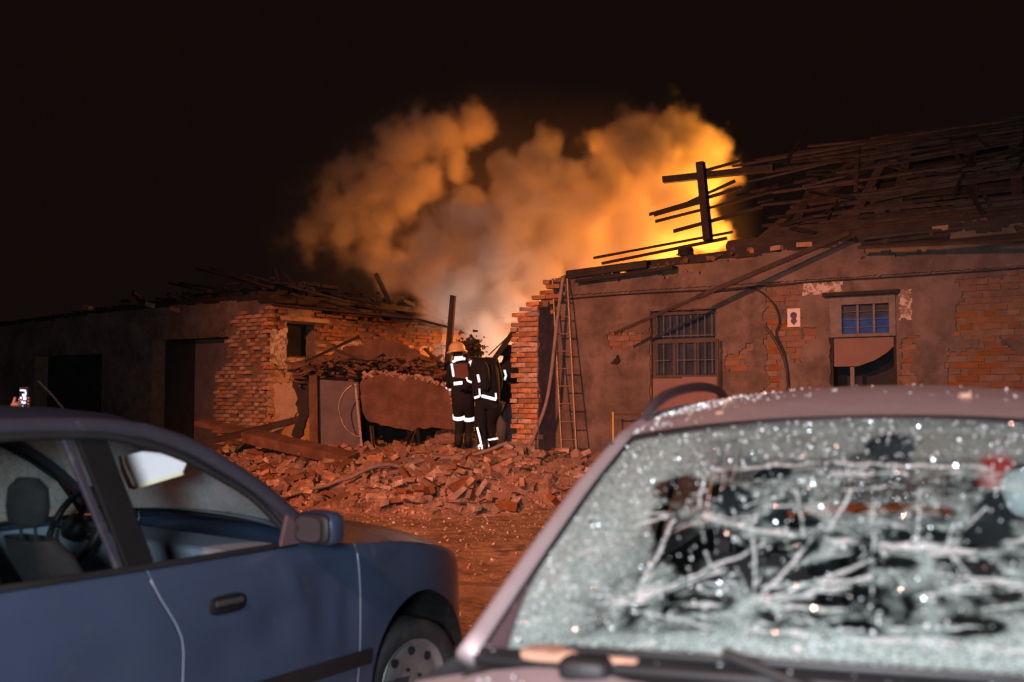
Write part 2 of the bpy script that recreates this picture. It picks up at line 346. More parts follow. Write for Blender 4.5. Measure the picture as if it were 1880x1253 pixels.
def sheet(parent, name, m, u0, u1, z0, z1, keep, pos, cell=.035, smooth=False, wav=.006):
    """A coat of plaster with ragged edges and real thickness: pos(u, d, z), d = outward from the wall"""
    nu, nzz = int((u1 - u0) / cell), int((z1 - z0) / cell); idx = {}; v = []; f = []; th = .024
    K = [[keep(u0 + (i + .5) * cell, z0 + (j + .5) * cell) > 0 for j in range(nzz)] for i in range(nu)]
    def vid(i, j, s):
        k = (i, j, s)
        if k not in idx:
            a, b = u0 + i * cell, z0 + j * cell
            a += nz(i, j, 3, .77) * cell * .7; b += nz(i, j, 9, .77) * cell * .7
            idx[k] = len(v); v.append(pos(a, (th + wav * nz(a, b, 2, 2.2) + .003 * nz(a, b, 2, 9)) if s else 0, b))
        return idx[k]
    for i in range(nu):
        for j in range(nzz):
            if not K[i][j]: continue
            f.append((vid(i, j, 1), vid(i + 1, j, 1), vid(i + 1, j + 1, 1), vid(i, j + 1, 1)))
            for di, dj, e0, e1 in ((-1, 0, (0, 1), (0, 0)), (1, 0, (1, 0), (1, 1)), (0, -1, (0, 0), (1, 0)), (0, 1, (1, 1), (0, 1))):
                a, b = i + di, j + dj
                if a < 0 or b < 0 or a >= nu or b >= nzz or not K[a][b]:
                    p, q = (i + e0[0], j + e0[1]), (i + e1[0], j + e1[1])
                    f.append((vid(*q, 1), vid(*p, 1), vid(*p, 0), vid(*q, 0)))
    return mk(name, v, f, m, parent, smooth)
def fb(s, z, *blobs):                    # blobs (s0,s1,z0,z1) soft rectangles, >0 inside
    best = -9
    for s0, s1, z0, z1 in blobs:
        dx = min(s - s0, s1 - s); dz = min(z - z0, z1 - z); best = max(best, min(dx, dz))
    return best + .10 * nz(s, z, 4, 4.3) + .06 * nz(s, z, 8, 11)

# ------------------------------------------------------------------ right building
rb = thing('damaged_building', 'long low plastered brick building right of the gap, its roof burnt down to rafters', 'building', P0, AX)
S0, S1, ZB = -.2, 11.5, .15
def rtop(s): return 3.27 + .035 * max(0, s)
opn = [(1.42, 2.42, .45, 2.68), (3.96, 4.78, .35, 2.75)]
core = B(); TK = .38
def wallpart(a, b, z0, z1): core.ab((a, 0, z0), (b, TK, z1))
xs = [S0, 1.42, 2.42, 3.96, 4.78, S1]
for i in range(5):
    a, b = xs[i], xs[i + 1]; op = [q for q in opn if q[0] == a]; n = max(1, int((b - a) / 1.2))
    for k in range(n):
        c, d = a + (b - a) * k / n, a + (b - a) * (k + 1) / n
        if op: wallpart(c, d, op[0][3], rtop(c))
        else: wallpart(c, d, ZB, rtop(c))
    if op and op[0][0] == 1.42: wallpart(a, b, ZB, op[0][2])
core.ab((S0, TK, ZB), (S0 + .3, 7.5, 3.0)); core.ab((S0, 7.5, ZB), (S1, 7.8, 3.1)); core.ab((S1 - .3, TK, ZB), (S1, 7.5, 3.4))
core.build('wall', 'mortar', rb)
PATCH = [(5.5, 9, 2.15, 2.86), (5.35, 9, 1.2, 2.0), (5.75, 6.0, 1.95, 2.2), (3.12, 3.34, 1.3, 3.0), (3.34, 3.58, 1.95, 2.95), (.75, 1.28, 2.18, 2.36), (4.84, 5.0, 1.3, 2.2), (2.5, 2.85, 1.85, 2.1), (3.6, 3.8, 2.2, 2.38)]
def rexp(s, z): return fb(s, z, *PATCH)
def rkeep(s, z):
    for a, b, c, d in opn:
        if a - .01 < s < b + .01 and c < z < d + .02: return -1
    if z > 2.985: return -1
    return -rexp(s, z)
front = lambda u, d, z: Vector((u, -d, z))
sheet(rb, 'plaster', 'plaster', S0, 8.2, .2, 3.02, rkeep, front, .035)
sheet(rb, 'cornice_plaster', 'plaster', S0, 9.5, 2.99, 3.62, lambda s, z: (rtop(s) - .02 + .09 * nz(s, z, 7, 3.1) - z) - max(0, fb(s, z, (.6, 1.2, 3.15, 3.4), (1.55, 2.3, 3.12, 3.45), (4.4, 5.4, 3.2, 3.5))) * 3, lambda u, d, z: Vector((u, -d * 1.6 - .012, z)), .035)
cnt = [215]
lay(rb, S0, 8.0, .9, 3.0, lambda s, z: min(rexp(s, z) + .05, 1 if not any(a - .1 < s < b + .1 and c < z < d + .05 for a, b, c, d in opn) else -1), lambda u, d, z: (Vector((u, .05 - d - .008, z)), 0), 'brick_red', .004, cnt, .005)
# whitewash left on the wall round the door window
for q_ in ((3.62, 4.16, 2.79, 2.96), (4.82, 4.99, 2.42, 2.80)): sheet(rb, 'whitewash_patch', 'whitewash', q_[0], q_[1], q_[2], q_[3], lambda s, z: min(s - q_[0], q_[1] - s, z - q_[2], q_[3] - z) - .015 + .05 * nz(s, z, 1, 19), lambda u, d, z: Vector((u, -d * .3 - .024, z)), .022)
# cross wall stump at the broken end: brick face with a dark plastered side
def stub_in(u, z): return 1 if z < 2.78 + .12 * (u + .6) / .4 + .1 * nz(u, z, 3, 5) and u > -.64 + .05 * nz(z, 2, 0, 3) and u < -.28 else -1
st = B(); st.ab((-.56, -.46, .2), (-.2, 0, 2.72)); st.ab((-.5, -.2, 2.72), (-.2, .3, 2.9)); st.ab((-.45, 0, .2), (-.2, .35, 3.0)); st.build('cross_wall', 'mortar', rb)
sheet(rb, 'cross_wall_plaster', 'panel_grey', -.5, 0, .3, 2.85, lambda u, z: 2.78 - z + .06 * nz(u, z, 1, 6), lambda u, d, z: Vector((-.2 + d, u, z)), .04)
zr, row = .49, 0
while zr < 2.92:
    for u, l in (((-.555, .245), (-.305, .245)) if row % 2 else ((-.62, .12), (-.43, .245), (-.245, .12))):
        if u < -.6 and random.random() < .35: continue
        if zr > 2.74 + .14 * (u + .6) / .4 + .05 * random.random(): continue
        o = bpy.data.objects.new('brick', brick_mesh(l, random.randrange(5), 'brick')); o.location = (u + random.gauss(0, .008), -.46 + .05 - .02 - random.uniform(-.012, .022), zr); o.rotation_euler = (random.gauss(0, .03), random.gauss(0, .03), random.gauss(0, .06)); link(o, rb)
    zr += .076; row += 1
lay(rb, -.62, -.1, 2.7, 3.22, lambda u, z: (z < 2.9 + (u + .6) * .9 and u > -.42 + max(0, z - 2.85) * .45) * 2 - 1, lambda u, d, z: (Vector((u, -.1 - d, z)), 0), 'brick', .03, cnt, .04)
# barred window over a pink board
wn = B()
for a, b in (((1.42, .05, 1.73), (1.47, .12, 2.68)), ((2.37, .05, 1.73), (2.42, .12, 2.68)), ((1.47, .05, 2.62), (2.37, .12, 2.68)), ((1.47, .05, 2.22), (2.37, .12, 2.28)), ((1.47, .05, 1.73), (2.37, .12, 1.77)), ((1.73, .06, 1.77), (1.77, .11, 2.22)), ((2.05, .06, 1.77), (2.09, .11, 2.22))): wn.ab(a, b)
wf = wn.build('window', 'dark_steel', rb)
for a, b, c, d in ((1.47, 2.37, 2.28, 2.62), (1.47, 1.73, 1.77, 2.22), (1.77, 2.05, 1.77, 2.22), (2.09, 2.37, 1.77, 2.22)):
    B().ab((a, .085, c), (b, .09, d)).build('pane', 'pane', wf)
for i in range(9):
    x = 1.5 + i * .105; w = B().tube([(x, .02, 2.3), (x + .003, .02, 2.5), (x, .02, 2.61)], .006, 6)
    if i not in (2, 5): w.tube([(x, .02, 1.79), (x, .02, 2.22)], .006, 6)
    w.build('window_bar', 'grille', wf)
w = B(); w.tube([(1.47, .025, 2.32), (2.37, .025, 2.32)], .006, 6); w.tube([(1.47, .025, 1.98), (1.7, .025, 1.98)], .005, 6); w.tube([(1.8, .025, 1.98), (2.37, .025, 1.98)], .005, 6); w.build('window_rail', 'grille', wf)
B().ab((1.42, .04, 1.20), (1.88, .08, 1.725)).ab((1.88, .03, 1.20), (2.42, .07, 1.745)).ab((1.42, .05, .45), (2.42, .09, 1.195)).build('window_board', 'pink_board', rb, bev=.004)
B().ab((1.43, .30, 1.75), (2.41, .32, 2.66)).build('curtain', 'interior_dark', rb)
# transom window over the doorway
tn = B()
for a, b in (((3.96, -.02, 2.23), (4.12, .1, 2.75)), ((4.70, -.02, 2.23), (4.78, .1, 2.75)), ((4.12, -.02, 2.64), (4.70, .1, 2.75)), ((4.12, -.02, 2.23), (4.70, .1, 2.27)), ((4.30, 0, 2.27), (4.33, .08, 2.64)), ((4.50, 0, 2.27), (4.53, .08, 2.64))): tn.ab(a, b)
tw = tn.build('window', 'frame_paint', rb, bev=.004)
for a, b in ((4.12, 4.30), (4.33, 4.50), (4.53, 4.70)):
    B().ab((a, .04, 2.27), (b, .045, 2.64)).build('pane', 'pane', tw)
    for k in range(3): B().tube([(a, .015, 2.35 + k * .1), (b, .015, 2.352 + k * .1)], .004, 6).build('window_rail', 'grille', tw)
B().ab((3.9, -.09, 2.752), (4.84, .02, 2.80)).build('lintel', 'charred', rb)
cl = B(); cl.grid([[(4.1 + .62 * i / 20, .036 - .004 * math.sin(i * 1.3), 2.275 + .21 * j) for j in range(2)] for i in range(21)]).build('blue_curtain', 'blue_cloth', rb, solid=.002)
dr = B(); P_ = [(4.0, 2.225), (4.0, 1.86), (4.3, 1.86), (4.5, 1.93), (4.65, 2.02), (4.77, 2.13), (4.77, 2.225)]
dr.prism([(a, .03, b) for a, b in P_], (0, .025, 0)).build('sagging_sheet', 'brown_sheet', rb)
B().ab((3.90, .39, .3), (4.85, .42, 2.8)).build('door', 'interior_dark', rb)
B().ab((3.965, .0, .4), (4.0, .16, 2.22)).ab((4.745, .0, .4), (4.78, .16, 2.22)).build('door_frame', 'charred', rb)
B().ab((4.2, .04, .4), (4.25, .08, 1.85)).build('door_post', 'frame_paint', rb)
# gable roof left as battens, rafters and boards
def rbeam(name, pts, w, t, m='old_wood', off=0, par=rb):
    p, q = RP(*pts[0], off), RP(*pts[1], off); return B().board(p, q, w, t, (0, -.53, .85), .006).build(name, m, par)
rnd = random.Random(3)
sh = B(); sh.prism([RP(*q, -.10) for q in ((1345, 450), (1500, 418), (1620, 330), (1690, 262), (1960, 215), (1960, 425), (1350, 465))], (0, .01, -.03)); sh.build('roof_boarding', 'charred', rb)
for i in range(20):
    a = rnd.uniform(1600, 1900); y = rnd.uniform(250, 425)
    rbeam('roof_board', ((a, y), (a + rnd.uniform(80, 260), y - rnd.uniform(8, 40))), rnd.uniform(.1, .22), .02, 'old_wood', -.03)
for q in (((1392, 447), (1588, 282)), ((1452, 395), (1600, 300)), ((1620, 305), (1560, 420)), ((1668, 270), (1640, 420)), ((1530, 410), (1720, 340)), ((1600, 350), (1632, 440)), ((1780, 250), (1790, 425)), ((1860, 240), (1872, 420)), ((1450, 440), (1500, 330))):
    rbeam('rafter', q, .13, .09, 'old_wood', -.05)
for i in range(46):                      # battens fanning out to the left
    f_ = i / 45; y0 = 452 - 150 * f_ + rnd.uniform(-6, 6); x0 = 1350 + rnd.uniform(0, 380); sl = -.10 - .19 * f_ + rnd.uniform(-.015, .015)
    if f_ > .5: x0 = max(x0, 1345)
    y0 -= max(0, (x0 - 1200)) * .13 * f_
    x1 = min(2050, x0 + rnd.uniform(220, 620))
    sl += rnd.gauss(0, .035); y1 = y0 + sl * (x1 - x0) * .8; y1 = max(y1, 238 - (x1 - 1700) * .11 + rnd.uniform(-8, 25)) if x1 > 1500 else y1
    rbeam('batten', ((x0, y0), (x1, y1)), rnd.uniform(.03, .06), .03, 'old_wood', rnd.uniform(-.02, .04))
for q in (((1345, 305), (1960, 200)), ((1500, 275), (1900, 222)), ((1480, 305), (1960, 240)), ((1660, 268), (1970, 225)), ((1370, 335), (1700, 258))): rbeam('batten', q, .045, .03, 'old_wood', .02)
for q in (((1335, 452), (1900, 395)), ((1400, 437), (1960, 362))): rbeam('purlin', q, .12, .10, 'old_wood', -.02)
for i in range(46):                      # splintered short pieces lying across the battens
    x0, y0 = rnd.uniform(1380, 1880), 0; y0 = rnd.uniform(300 - (x0 - 1380) * .12, 425 - (x0 - 1380) * .07); a = rnd.choice((rnd.gauss(.25, .15), rnd.uniform(-1.2, 1.6))); l_ = rnd.uniform(18, 90)
    rbeam('splinter', ((x0, y0), (x0 + l_ * math.cos(a), min(y0 - l_ * math.sin(a), 432 - (x0 - 1380) * .07))), rnd.uniform(.02, .07), .02, rnd.choice(('old_wood', 'charred')), rnd.uniform(.02, .09))
# charred wall plate and loose laths against the fire glow
for q, w_, b_ in ((((1043, 504), (1190, 484)), .11, -.05), (((1150, 490), (1400, 462)), .12, .1), (((1350, 466), (1960, 402)), .15, .02), (((1060, 516), (1240, 490)), .05, -.1)):
    p, r_ = F(*q[0], b_), F(*q[1], b_); B().board(p, r_, .14, w_, (0, 0, 1), .02).build('wall_plate', 'charred', rb)
for q in (((1090, 474), (1345, 427)), ((1106, 484), (1335, 438)), ((1192, 394), (1360, 345)), ((1204, 407), (1420, 352)), ((1236, 425), (1400, 380)), ((1262, 372), (1350, 333)), ((1200, 396), (1300, 368)), ((1282, 318), (1360, 296)), ((1250, 330), (1300, 322))):
    B().board(F(*q[0], 1.3), F(*q[1], 1.3), .03, .045, (0, 0, 1), .01).build('lath', 'charred', rb)
B().board(F(1286, 298, 1.2), F(1300, 441, 1.2), .12, .12, (0, 1, 0), .008).build('roof_post', 'charred', rb)
B().board(F(1218, 331, 1.28), F(1420, 308, 1.28), .08, .11, (0, 0, 1), .012).build('cross_beam', 'charred', rb)
db = B()                                  # bits of brick and tile on the wall head
for i in range(420):
    s = rnd.uniform(-.1, 9); z = rtop(s) + rnd.uniform(-.02, .09); r_ = rnd.uniform(.02, .07)
    db.box((s, rnd.uniform(-.02, .35), z), (r_ * rnd.uniform(.8, 2.2), r_, r_ * .8), Matrix.Rotation(rnd.uniform(0, 3), 3, (rnd.random(), rnd.random(), 1)), r_ * .15)
db.build('wall_head_debris', 'rust', rb)['kind'] = 'stuff'
for i in range(16):
    s = rnd.uniform(0, 8); B().box((s, .0 + rnd.uniform(-.02, .1), rtop(s) + .05), (.22, .11, .06), Matrix.Rotation(rnd.uniform(-.5, .5), 3, 'Z')).build('loose_brick', 'brick', rb)
# wall sign: pale sheet with a dark figure
sg = thing('wall_sign', 'small pale paper notice with a dark figure on the brick strip between the two windows', 'sign', W(*F(1459, 584)), AX)
sl = F(1459, 584); B().ab((-.085, -.034, -.12), (.085, -.028, .12)).build('paper_sheet', 'paper', sg)
fg = B(); fg.tube([(0, -.036, .03), (0, -.042, .03)], .045, 14); fg.tube([(0, -.043, .035), (0, -.046, .035)], .018, 12); fg.build('printed_head', 'ink', sg)
B().prism([(-.03, -.038, -.01), (.03, -.038, -.01), (.045, -.038, -.05), (.02, -.038, -.075), (.0, -.038, -.10), (-.02, -.038, -.075), (-.045, -.038, -.05)], (0, .003, 0)).build('printed_body', 'ink', sg)
# cables and pole on the wall
def wcable(name, label, pts, r, b=-.06, m='cable', cat='cable', n=40):
    pp = spline([W(*F(x, y, b)) for x, y in pts], n); o0 = pp[0].copy()
    return tag(B().tube([p - o0 for p in pp], r, 7).build(name, m, smooth=True), label, cat), o0
def place(oo): oo[0].location = oo[1]; return oo[0]
place(wcable('hanging_cable', 'black cable looping from above the barred window down the bare brick strip', [(1290, 537), (1340, 532), (1385, 530), (1420, 558), (1431, 590), (1425, 615), (1440, 650), (1447, 700), (1440, 740)], .012))
place(wcable('wall_cable', 'thin cable running level along the wall above the ladder and barred window', [(1040, 549), (1140, 541), (1250, 535), (1330, 531), (1500, 517), (1700, 505), (1950, 487)], .009, -.05))
place(wcable('split_pipe', 'pale broken pipe leaning across the bare brick strip under the notice', [(1405, 600), (1420, 620), (1440, 660), (1447, 700), (1446, 735)], .02, -.05, 'dark_steel', 'pipe'))
p, q = W(*F(1560, 428, -.25)), W(*F(1128, 612, -.55))
mp_ = (p + q) / 2; tag(B().board(p - mp_, (F(1280, 541, -.45) and W(*F(1280, 546, -.45))) - mp_, .045, .06).board(W(*F(1280, 546, -.45)) - mp_, q - mp_, .03, .04).build('hanging_lath', 'old_wood'), 'long broken roof lath hanging down across the wall beside the barred window', 'board').location = mp_
p = W(*F(1318, 660, -.12)); tag(B().tube([(0, 0, -1.3), (0, 0, 0), (.0, 0, .28)], .018, 8).build('downpipe', 'dark_steel'), 'thin dark downpipe at the right jamb of the barred window', 'pipe').location = p
p = W(*F(1128, 663, -.03)); sh_ = tag(B().prism([(-.07, 0, -.04), (.05, .0, -.06), (.09, -.03, .0), (.06, -.04, .09), (.03, -.01, .05)], A.cross(Vector((0, 0, 1))) * -.02).build('metal_flap', 'charred'), 'small dark torn metal flap sticking out of the wall right of the ladder', 'scrap'); sh_.location = p; sh_.rotation_euler = (0, 0, AX * .9)
# yellow railing posts
gt = thing('railing', 'low rail with two thin yellow posts just right of the ladder foot', 'railing', W(*F(1126, 835, -.3)), AX)
zz = F(1126, 757, -.3).z - F(1126, 835, -.3).z; w2 = F(1180, 760, -.3).x - F(1126, 757, -.3).x
mat('yellow_paint', [(.62, .40, .08), (.72, .48, .12)], .6, bump=.2)
for x in (0, w2): B().tube([(x, 0, -.1), (x, 0, zz)], .013, 8).build('post', 'yellow_paint', gt)
B().tube([(0, 0, zz - .03), (w2 + .5, 0, zz - .02)], .01, 8).build('top_rail', 'rust', gt); B().tube([(0, 0, .2), (w2 + .5, 0, .2)], .008, 8).build('lower_rail', 'rust', gt)
# ladder
ld = thing('ladder', 'narrow steel ladder leaning against the broken left end of the right building', 'ladder', W(*F(1045, 848, -.45)), AX)
lo = F(1045, 848, -.45); a0, a1 = F(1033, 848, -.45) - lo, F(1060, 848, -.45) - lo; b0, b1 = F(1015, 512, -.12) - lo, F(1042, 512, -.12) - lo
for a, b in ((a0, b0), (a1, b1)): B().board(a - (b - a) * .02, b, .022, .045, (0, 1, 0)).build('stile', 'steel', ld, bev=.004)
for i in range(11):
    t = .02 + i * .0955 + (.01 if i == 10 else 0); B().tube([a0.lerp(b0, t), a1.lerp(b1, t)], .011, 8).build('rung', 'steel', ld)
# fire hose: over the wall head, down beside the ladder, across the heap to the left
hp = [W(*F(1048, 500, .5)), W(*F(1040, 508, .05)), W(*F(1033, 518, -.2)), W(*F(1022, 600, -.28)), W(*F(1013, 680, -.36)), W(*F(1003, 740, -.42)), W(*F(985, 790, -.5))]
for px, py, Y in ((972, 818, 14.6), (940, 838, 14.5), (890, 850, 14.5), (820, 856, 14.5), (760, 858, 14.3), (700, 868, 14.1), (640, 884, 13.9), (590, 895, 13.8), (540, 908, 13.6), (480, 925, 13.4), (420, 940, 13.2)): hp.append(at(px, py, Y))
hp = spline(hp, 130)
for i, p in enumerate(hp):
    l = L(p)
    if i > 52: p.z = max(p.z, hz(l.x, l.y) + .10)
o0 = hp[-1].copy(); tag(B().tube([p - o0 for p in hp], .027, 10).build('fire_hose', 'hose', smooth=True), 'flat pale fire hose coming off the roof past the ladder and over the brick heap', 'hose').location = o0

# ------------------------------------------------------------------ left building
LO = Vector((-6.6, 0, 0))
lb = thing('garage_building', 'low garage row left of the gap with torn brick corner and dark bays', 'building', W(-6.6, 0, 0), AX)
def LV(s, b, z): return Vector((s + 6.6, b, z))
def ltop(s): return 3.28 - .03 * max(0, -11 - s)
co = B(); SL = -26.
bays = [(-10.15, -7.75, 2.61), (-14.6, -11.9, 2.38), (-19.5, -16.6, 2.3)]
def seg(a, b, z0, z1): co.ab((a, 0, z0), (b, .4, z1))
ed = [SL, -19.5, -16.6, -14.6, -11.9, -10.15, -7.75, -6.62]
for a, b in zip(ed, ed[1:]):
    bay = [q for q in bays if q[0] == a]; seg(a, b, bay[0][2] if bay else .1, ltop((a + b) / 2))
co.ab((-8.02, .02, .1), (-7.75, .38, 1.8))
co.build('front_wall', 'mortar', lb, off=LO)
lcnt = [290]
lk_exp = lambda s, z: min(s + 8.35 - .55 * sm(1.9, 2.6, z) + .45 * sm(2.7, 3.15, z) * -1, 3.16 - z) + .24 * nz(s, z, 4, 3.3) + .09 * nz(s, z, 8, 12) - .35 * max(0, nz(s, z, 31, 2.1) - .12) * 3
def lkeep(s, z):
    if z > ltop(s) + .05 * nz(s, 0, 0, 2): return -1
    for a, b, t in bays:
        if a < s < b and z < t: return -1
    return -lk_exp(s, z)
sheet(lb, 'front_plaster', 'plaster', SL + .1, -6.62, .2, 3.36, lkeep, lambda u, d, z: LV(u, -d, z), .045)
lay(lb, -8.3, -6.6, .5, 3.22, lambda s, z: min(lk_exp(s, z) + .06, s + 7.76 + .35 * sm(2.1, 1.7, z) + .06 * nz(z, 0, 0, 9)), lambda u, d, z: (LV(u, .05 - d, z), 0), 'brick', .02, lcnt, .034, .07)
# side wall facing the gap
def swin(t, z): return .46 < t < 1.20 and 2.2 < z < 2.88
sd = B()
for a, b, z0, z1 in ((.4, .46, .1, 3.2), (.46, 1.2, .1, 2.2), (.46, 1.2, 2.88, 3.2), (1.2, 7.2, .1, 3.0)): sd.ab((-7.0, a, z0), (-6.62, b, z1))
sd.ab((-13, 6.9, .1), (-7.0, 7.2, 3.)); sd.ab((SL, 6.9, .1), (-13, 7.2, 3.)); sd.ab((SL, .4, .1), (SL + .3, 6.9, 3.)); sd.ab((-11.4, .4, .1), (-11.2, 6.9, 3.0)); sd.build('side_wall', 'mortar', lb, off=LO)
def stop(t): return 3.24 - .035 * t
def sexp(t, z): return fb(t, z, (-.1, .42, 1.9, 3.4), (1.15, 3.0, 2.15, 3.3), (2.7, 5.2, 2.5, 3.3), (1.0, 2.4, 1.3, 2.3))
def skeep(t, z):
    if swin(t, z) or z > stop(t) - .02: return -1
    crack = abs(t - (.10 + .55 * sm(.8, 1.9, z) + .07 * math.copysign(1, math.sin(z * 17)))) - .022
    if z < 1.95 and crack < 0: return -1
    return -sexp(t, z)
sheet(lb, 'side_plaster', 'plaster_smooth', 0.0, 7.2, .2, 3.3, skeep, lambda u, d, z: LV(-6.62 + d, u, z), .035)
lay(lb, -.05, 6, 1.2, 3.2, lambda t, z: min(sexp(t, z) + .05, -1 if .36 < t < 1.3 and 2.16 < z < 2.92 else 1, stop(t) - z), lambda u, d, z: (LV(-6.62 - .05 + d, u, z), PI / 2), 'brick', .016, lcnt, .028, .09)
for q_ in ((.0, .46, 2.0, 2.75), (.5, .9, 1.95, 2.16), (1.75, 2.5, 2.2, 2.6)): sheet(lb, 'whitewash_patch', 'whitewash', q_[0], q_[1], q_[2], q_[3], lambda t, z: min(t - q_[0], q_[1] - t, z - q_[2], q_[3] - z) + .04 * nz(t, z, 5, 6) - .03, lambda u, d, z: LV(-6.60 + d * .9 + .012, u, z), .03)
w = B(); w.ab((-6.9, .46, 2.2), (-6.86, 1.2, 2.88)); w.build('window_opening', 'interior_dark', lb, off=LO)
w = B(); w.ab((-6.72, .46, 2.2), (-6.60, 1.2, 2.23)); w.ab((-6.72, .46, 2.85), (-6.60, 1.2, 2.88)); w.build('window_frame', 'old_wood', lb, off=LO)
w = B(); w.ab((-6.75, .3, 2.90), (-6.5, 1.5, 2.98)); w.build('lintel', 'plaster_smooth', lb, off=LO)
# garage door leaves inside the bays
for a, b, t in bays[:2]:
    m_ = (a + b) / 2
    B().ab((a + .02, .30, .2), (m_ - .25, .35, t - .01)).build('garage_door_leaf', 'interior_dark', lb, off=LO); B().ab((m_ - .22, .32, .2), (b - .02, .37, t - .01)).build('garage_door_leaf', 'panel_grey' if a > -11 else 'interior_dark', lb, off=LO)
# roof slab and its dark ragged edge
rs = B()
for i in range(24):
    a = SL + (i) * (19.6 / 24); b = a + 19.6 / 24; rs.ab((a, -.02, ltop(a) + .002), (b, 6.9, ltop(a) + .11))
rs.build('roof_slab', 'charred', lb, off=LO)
eg = B()
for i in range(14):
    t = i * .55; eg.box((-6.55 + .05 * math.sin(i * 3), t + .2, stop(t) + .03 + .03 * math.sin(i * 1.7)), (.5, .62, .10), Matrix.Rotation(.05 * math.sin(i * 2.3), 3, 'Y'), .03)
eg.build('roof_edge', 'charred', lb, off=LO)
B().board(LV(-6.4, -.1, 3.31) + LO, LV(-6.3, 6.9, 2.98) + LO, .10, .07).build('edge_beam', 'old_wood', lb, off=LO)
eb = B(); eb.box((-6.2, 6.9, 2.98), (1.2, 1.3, .12), None, .03); eb.box((-5.9, 7.1, 2.90), (1.2, .9, .09), None, .03); eb.build('broken_eave', 'charred', lb, off=LO)
# laths and boards thrown over the roof
for i, q in enumerate((((360, 494), (500, 528), .5), ((385, 492), (470, 514), .7), ((395, 497), (560, 548), .4), ((330, 520), (480, 540), .6), ((410, 500), (520, 522), 1.2), ((450, 505), (640, 555), .6), ((500, 560), (760, 585), -.1), ((310, 520), (420, 545), .8), ((520, 500), (560, 545), .9), ((640, 520), (700, 575), 2.5), ((690, 504), (716, 556), 3.2), ((560, 530), (700, 560), 1.6), ((350, 545), (560, 520), 1.4), ((470, 520), (700, 585), 1.1), ((600, 545), (820, 600), 2.2), ((770, 560), (830, 605), 3.9), ((505, 495), (520, 545), 1.3))):
    b_ = q[2]; p_, r_ = F(*q[0], b_), F(*q[1], b_)
    B().board(p_, r_, .06 if i != 10 else .12, .035 if i != 10 else .10, (0, .3, 1), .008).build('roof_lath', 'old_wood' if i < 6 or i == 12 else 'charred', lb, off=LO)
db = B()
for i in range(900):
    s = rnd.uniform(-14, -6.4); b_ = rnd.uniform(0, 6.5) if s > -9 else rnd.uniform(0, 2.5); r_ = rnd.uniform(.03, .13) * (1.2 if s > -9 else .8)
    if s < -10 and rnd.random() < .6: continue
    db.box((s, b_, ltop(s) + .12 + rnd.random() ** 2 * .28 * sm(-14, -8.5, s)), (r_ * rnd.uniform(1, 4), r_, r_ * .5), Matrix.Rotation(rnd.uniform(-.7, .7), 3, (rnd.random(), rnd.random(), rnd.random())) @ Matrix.Rotation(rnd.uniform(0, 3), 3, 'Z'), r_ * .1)
db.build('roof_debris', 'charred', lb, off=LO)['kind'] = 'stuff'
for s, z in ((-10.2, 3.35), (-9.35, 3.22), (-12.5, 3.4)): B().box((s, -.02, z), (.26, .12, .09), Matrix.Rotation(.2, 3, 'Y'), .01).build('loose_brick', 'brick', lb, off=LO)

# ------------------------------------------------------------------ rubble in the gap
P_ = []
for i in range(250):
    s = -7.7 + i * .042; row = []
    for j in range(190):
        b = -4.4 + j * .042; h = heap(s, b); w = W(s, b, 0); e = .018 * nz(s, b, 3, 13) + .012 * nz(s, b, 8, 29)
        row.append((w.x, w.y, gheight(w.x, w.y) + h + (e if h > 0 else 0)))
    P_.append(row)
hp_ = B().grid(P_).build('rubble_heap', 'rubble'); hp_['kind'] = 'stuff'; tag(hp_, 'heap of crushed brick and dust filling the gap between the two buildings', 'rubble')
def rspot(r):
    while True:
        s = r.uniform(-7.0, 2.0); w = r.uniform(-2.2, 4.2)
        if heap(s, -w) > .02: return s, -w
rr = random.Random(11); fr = B(); ex = B()
for i in range(6500):
    s, b = rspot(rr); p = W(s, b, hz(s, b) + .005); r_ = rr.choice((.012, .018, .025, .04)) * rr.uniform(.7, 1.2)
    fr.box(p, (r_ * rr.uniform(1, 2.0), r_, r_ * rr.uniform(.5, 1)), Matrix.Rotation(rr.uniform(0, 3), 3, (rr.random() - .5, rr.random() - .5, rr.random())), r_ * .22)
tag(fr.build('brick_fragments', 'fragment'), 'broken bits of brick strewn over the heap', 'rubble', kind='stuff')
lu = B(); sp_ = B()
for i in range(260):
    s, b = rspot(rr); p = W(s, b, hz(s, b) + .02); r_ = rr.choice((.03, .05, .08)) * rr.uniform(.7, 1.3); lu.box(p, (r_ * rr.uniform(1, 1.8), r_, r_ * .7), Matrix.Rotation(rr.uniform(0, 3), 3, (rr.random() - .5, rr.random() - .5, 1)), r_ * .3)
for i in range(130):
    s, b = rspot(rr); p = W(s, b, hz(s, b) + .05); a = rr.uniform(0, PI); l_ = rr.uniform(.12, .6); q = Vector((math.cos(a), math.sin(a), rr.gauss(0, .22))) * l_ / 2; sp_.board(p - q, p + q, rr.uniform(.01, .04), .012, (0, 0, 1), .004)
tag(lu.build('mortar_lumps', 'whitewash2'), 'pale lumps of mortar and plaster among the bricks of the heap', 'rubble', kind='stuff'); tag(sp_.build('wood_splinters', 'old_wood'), 'dark splinters of wood scattered over the heap', 'rubble', kind='stuff')
def rot_pose(r, z):
    return (r.gauss(0, .25), r.gauss(0, .28), r.choice((.3, r.uniform(0, PI))) + r.gauss(0, .2)) if r.random() < .75 else (r.uniform(-1.6, 1.6), r.uniform(-1, 1), r.uniform(0, PI))
for i in range(1100):
    s, b = rspot(rr); p = W(s, b, hz(s, b) + .012); e = rot_pose(rr, 0); M = Matrix.Rotation(e[2], 3, 'Z') @ Matrix.Rotation(e[1], 3, 'Y') @ Matrix.Rotation(e[0], 3, 'X')
    ex.box(p, (.24 * rr.choice((1, 1, .6, .45)), .12, .062), M, .008)
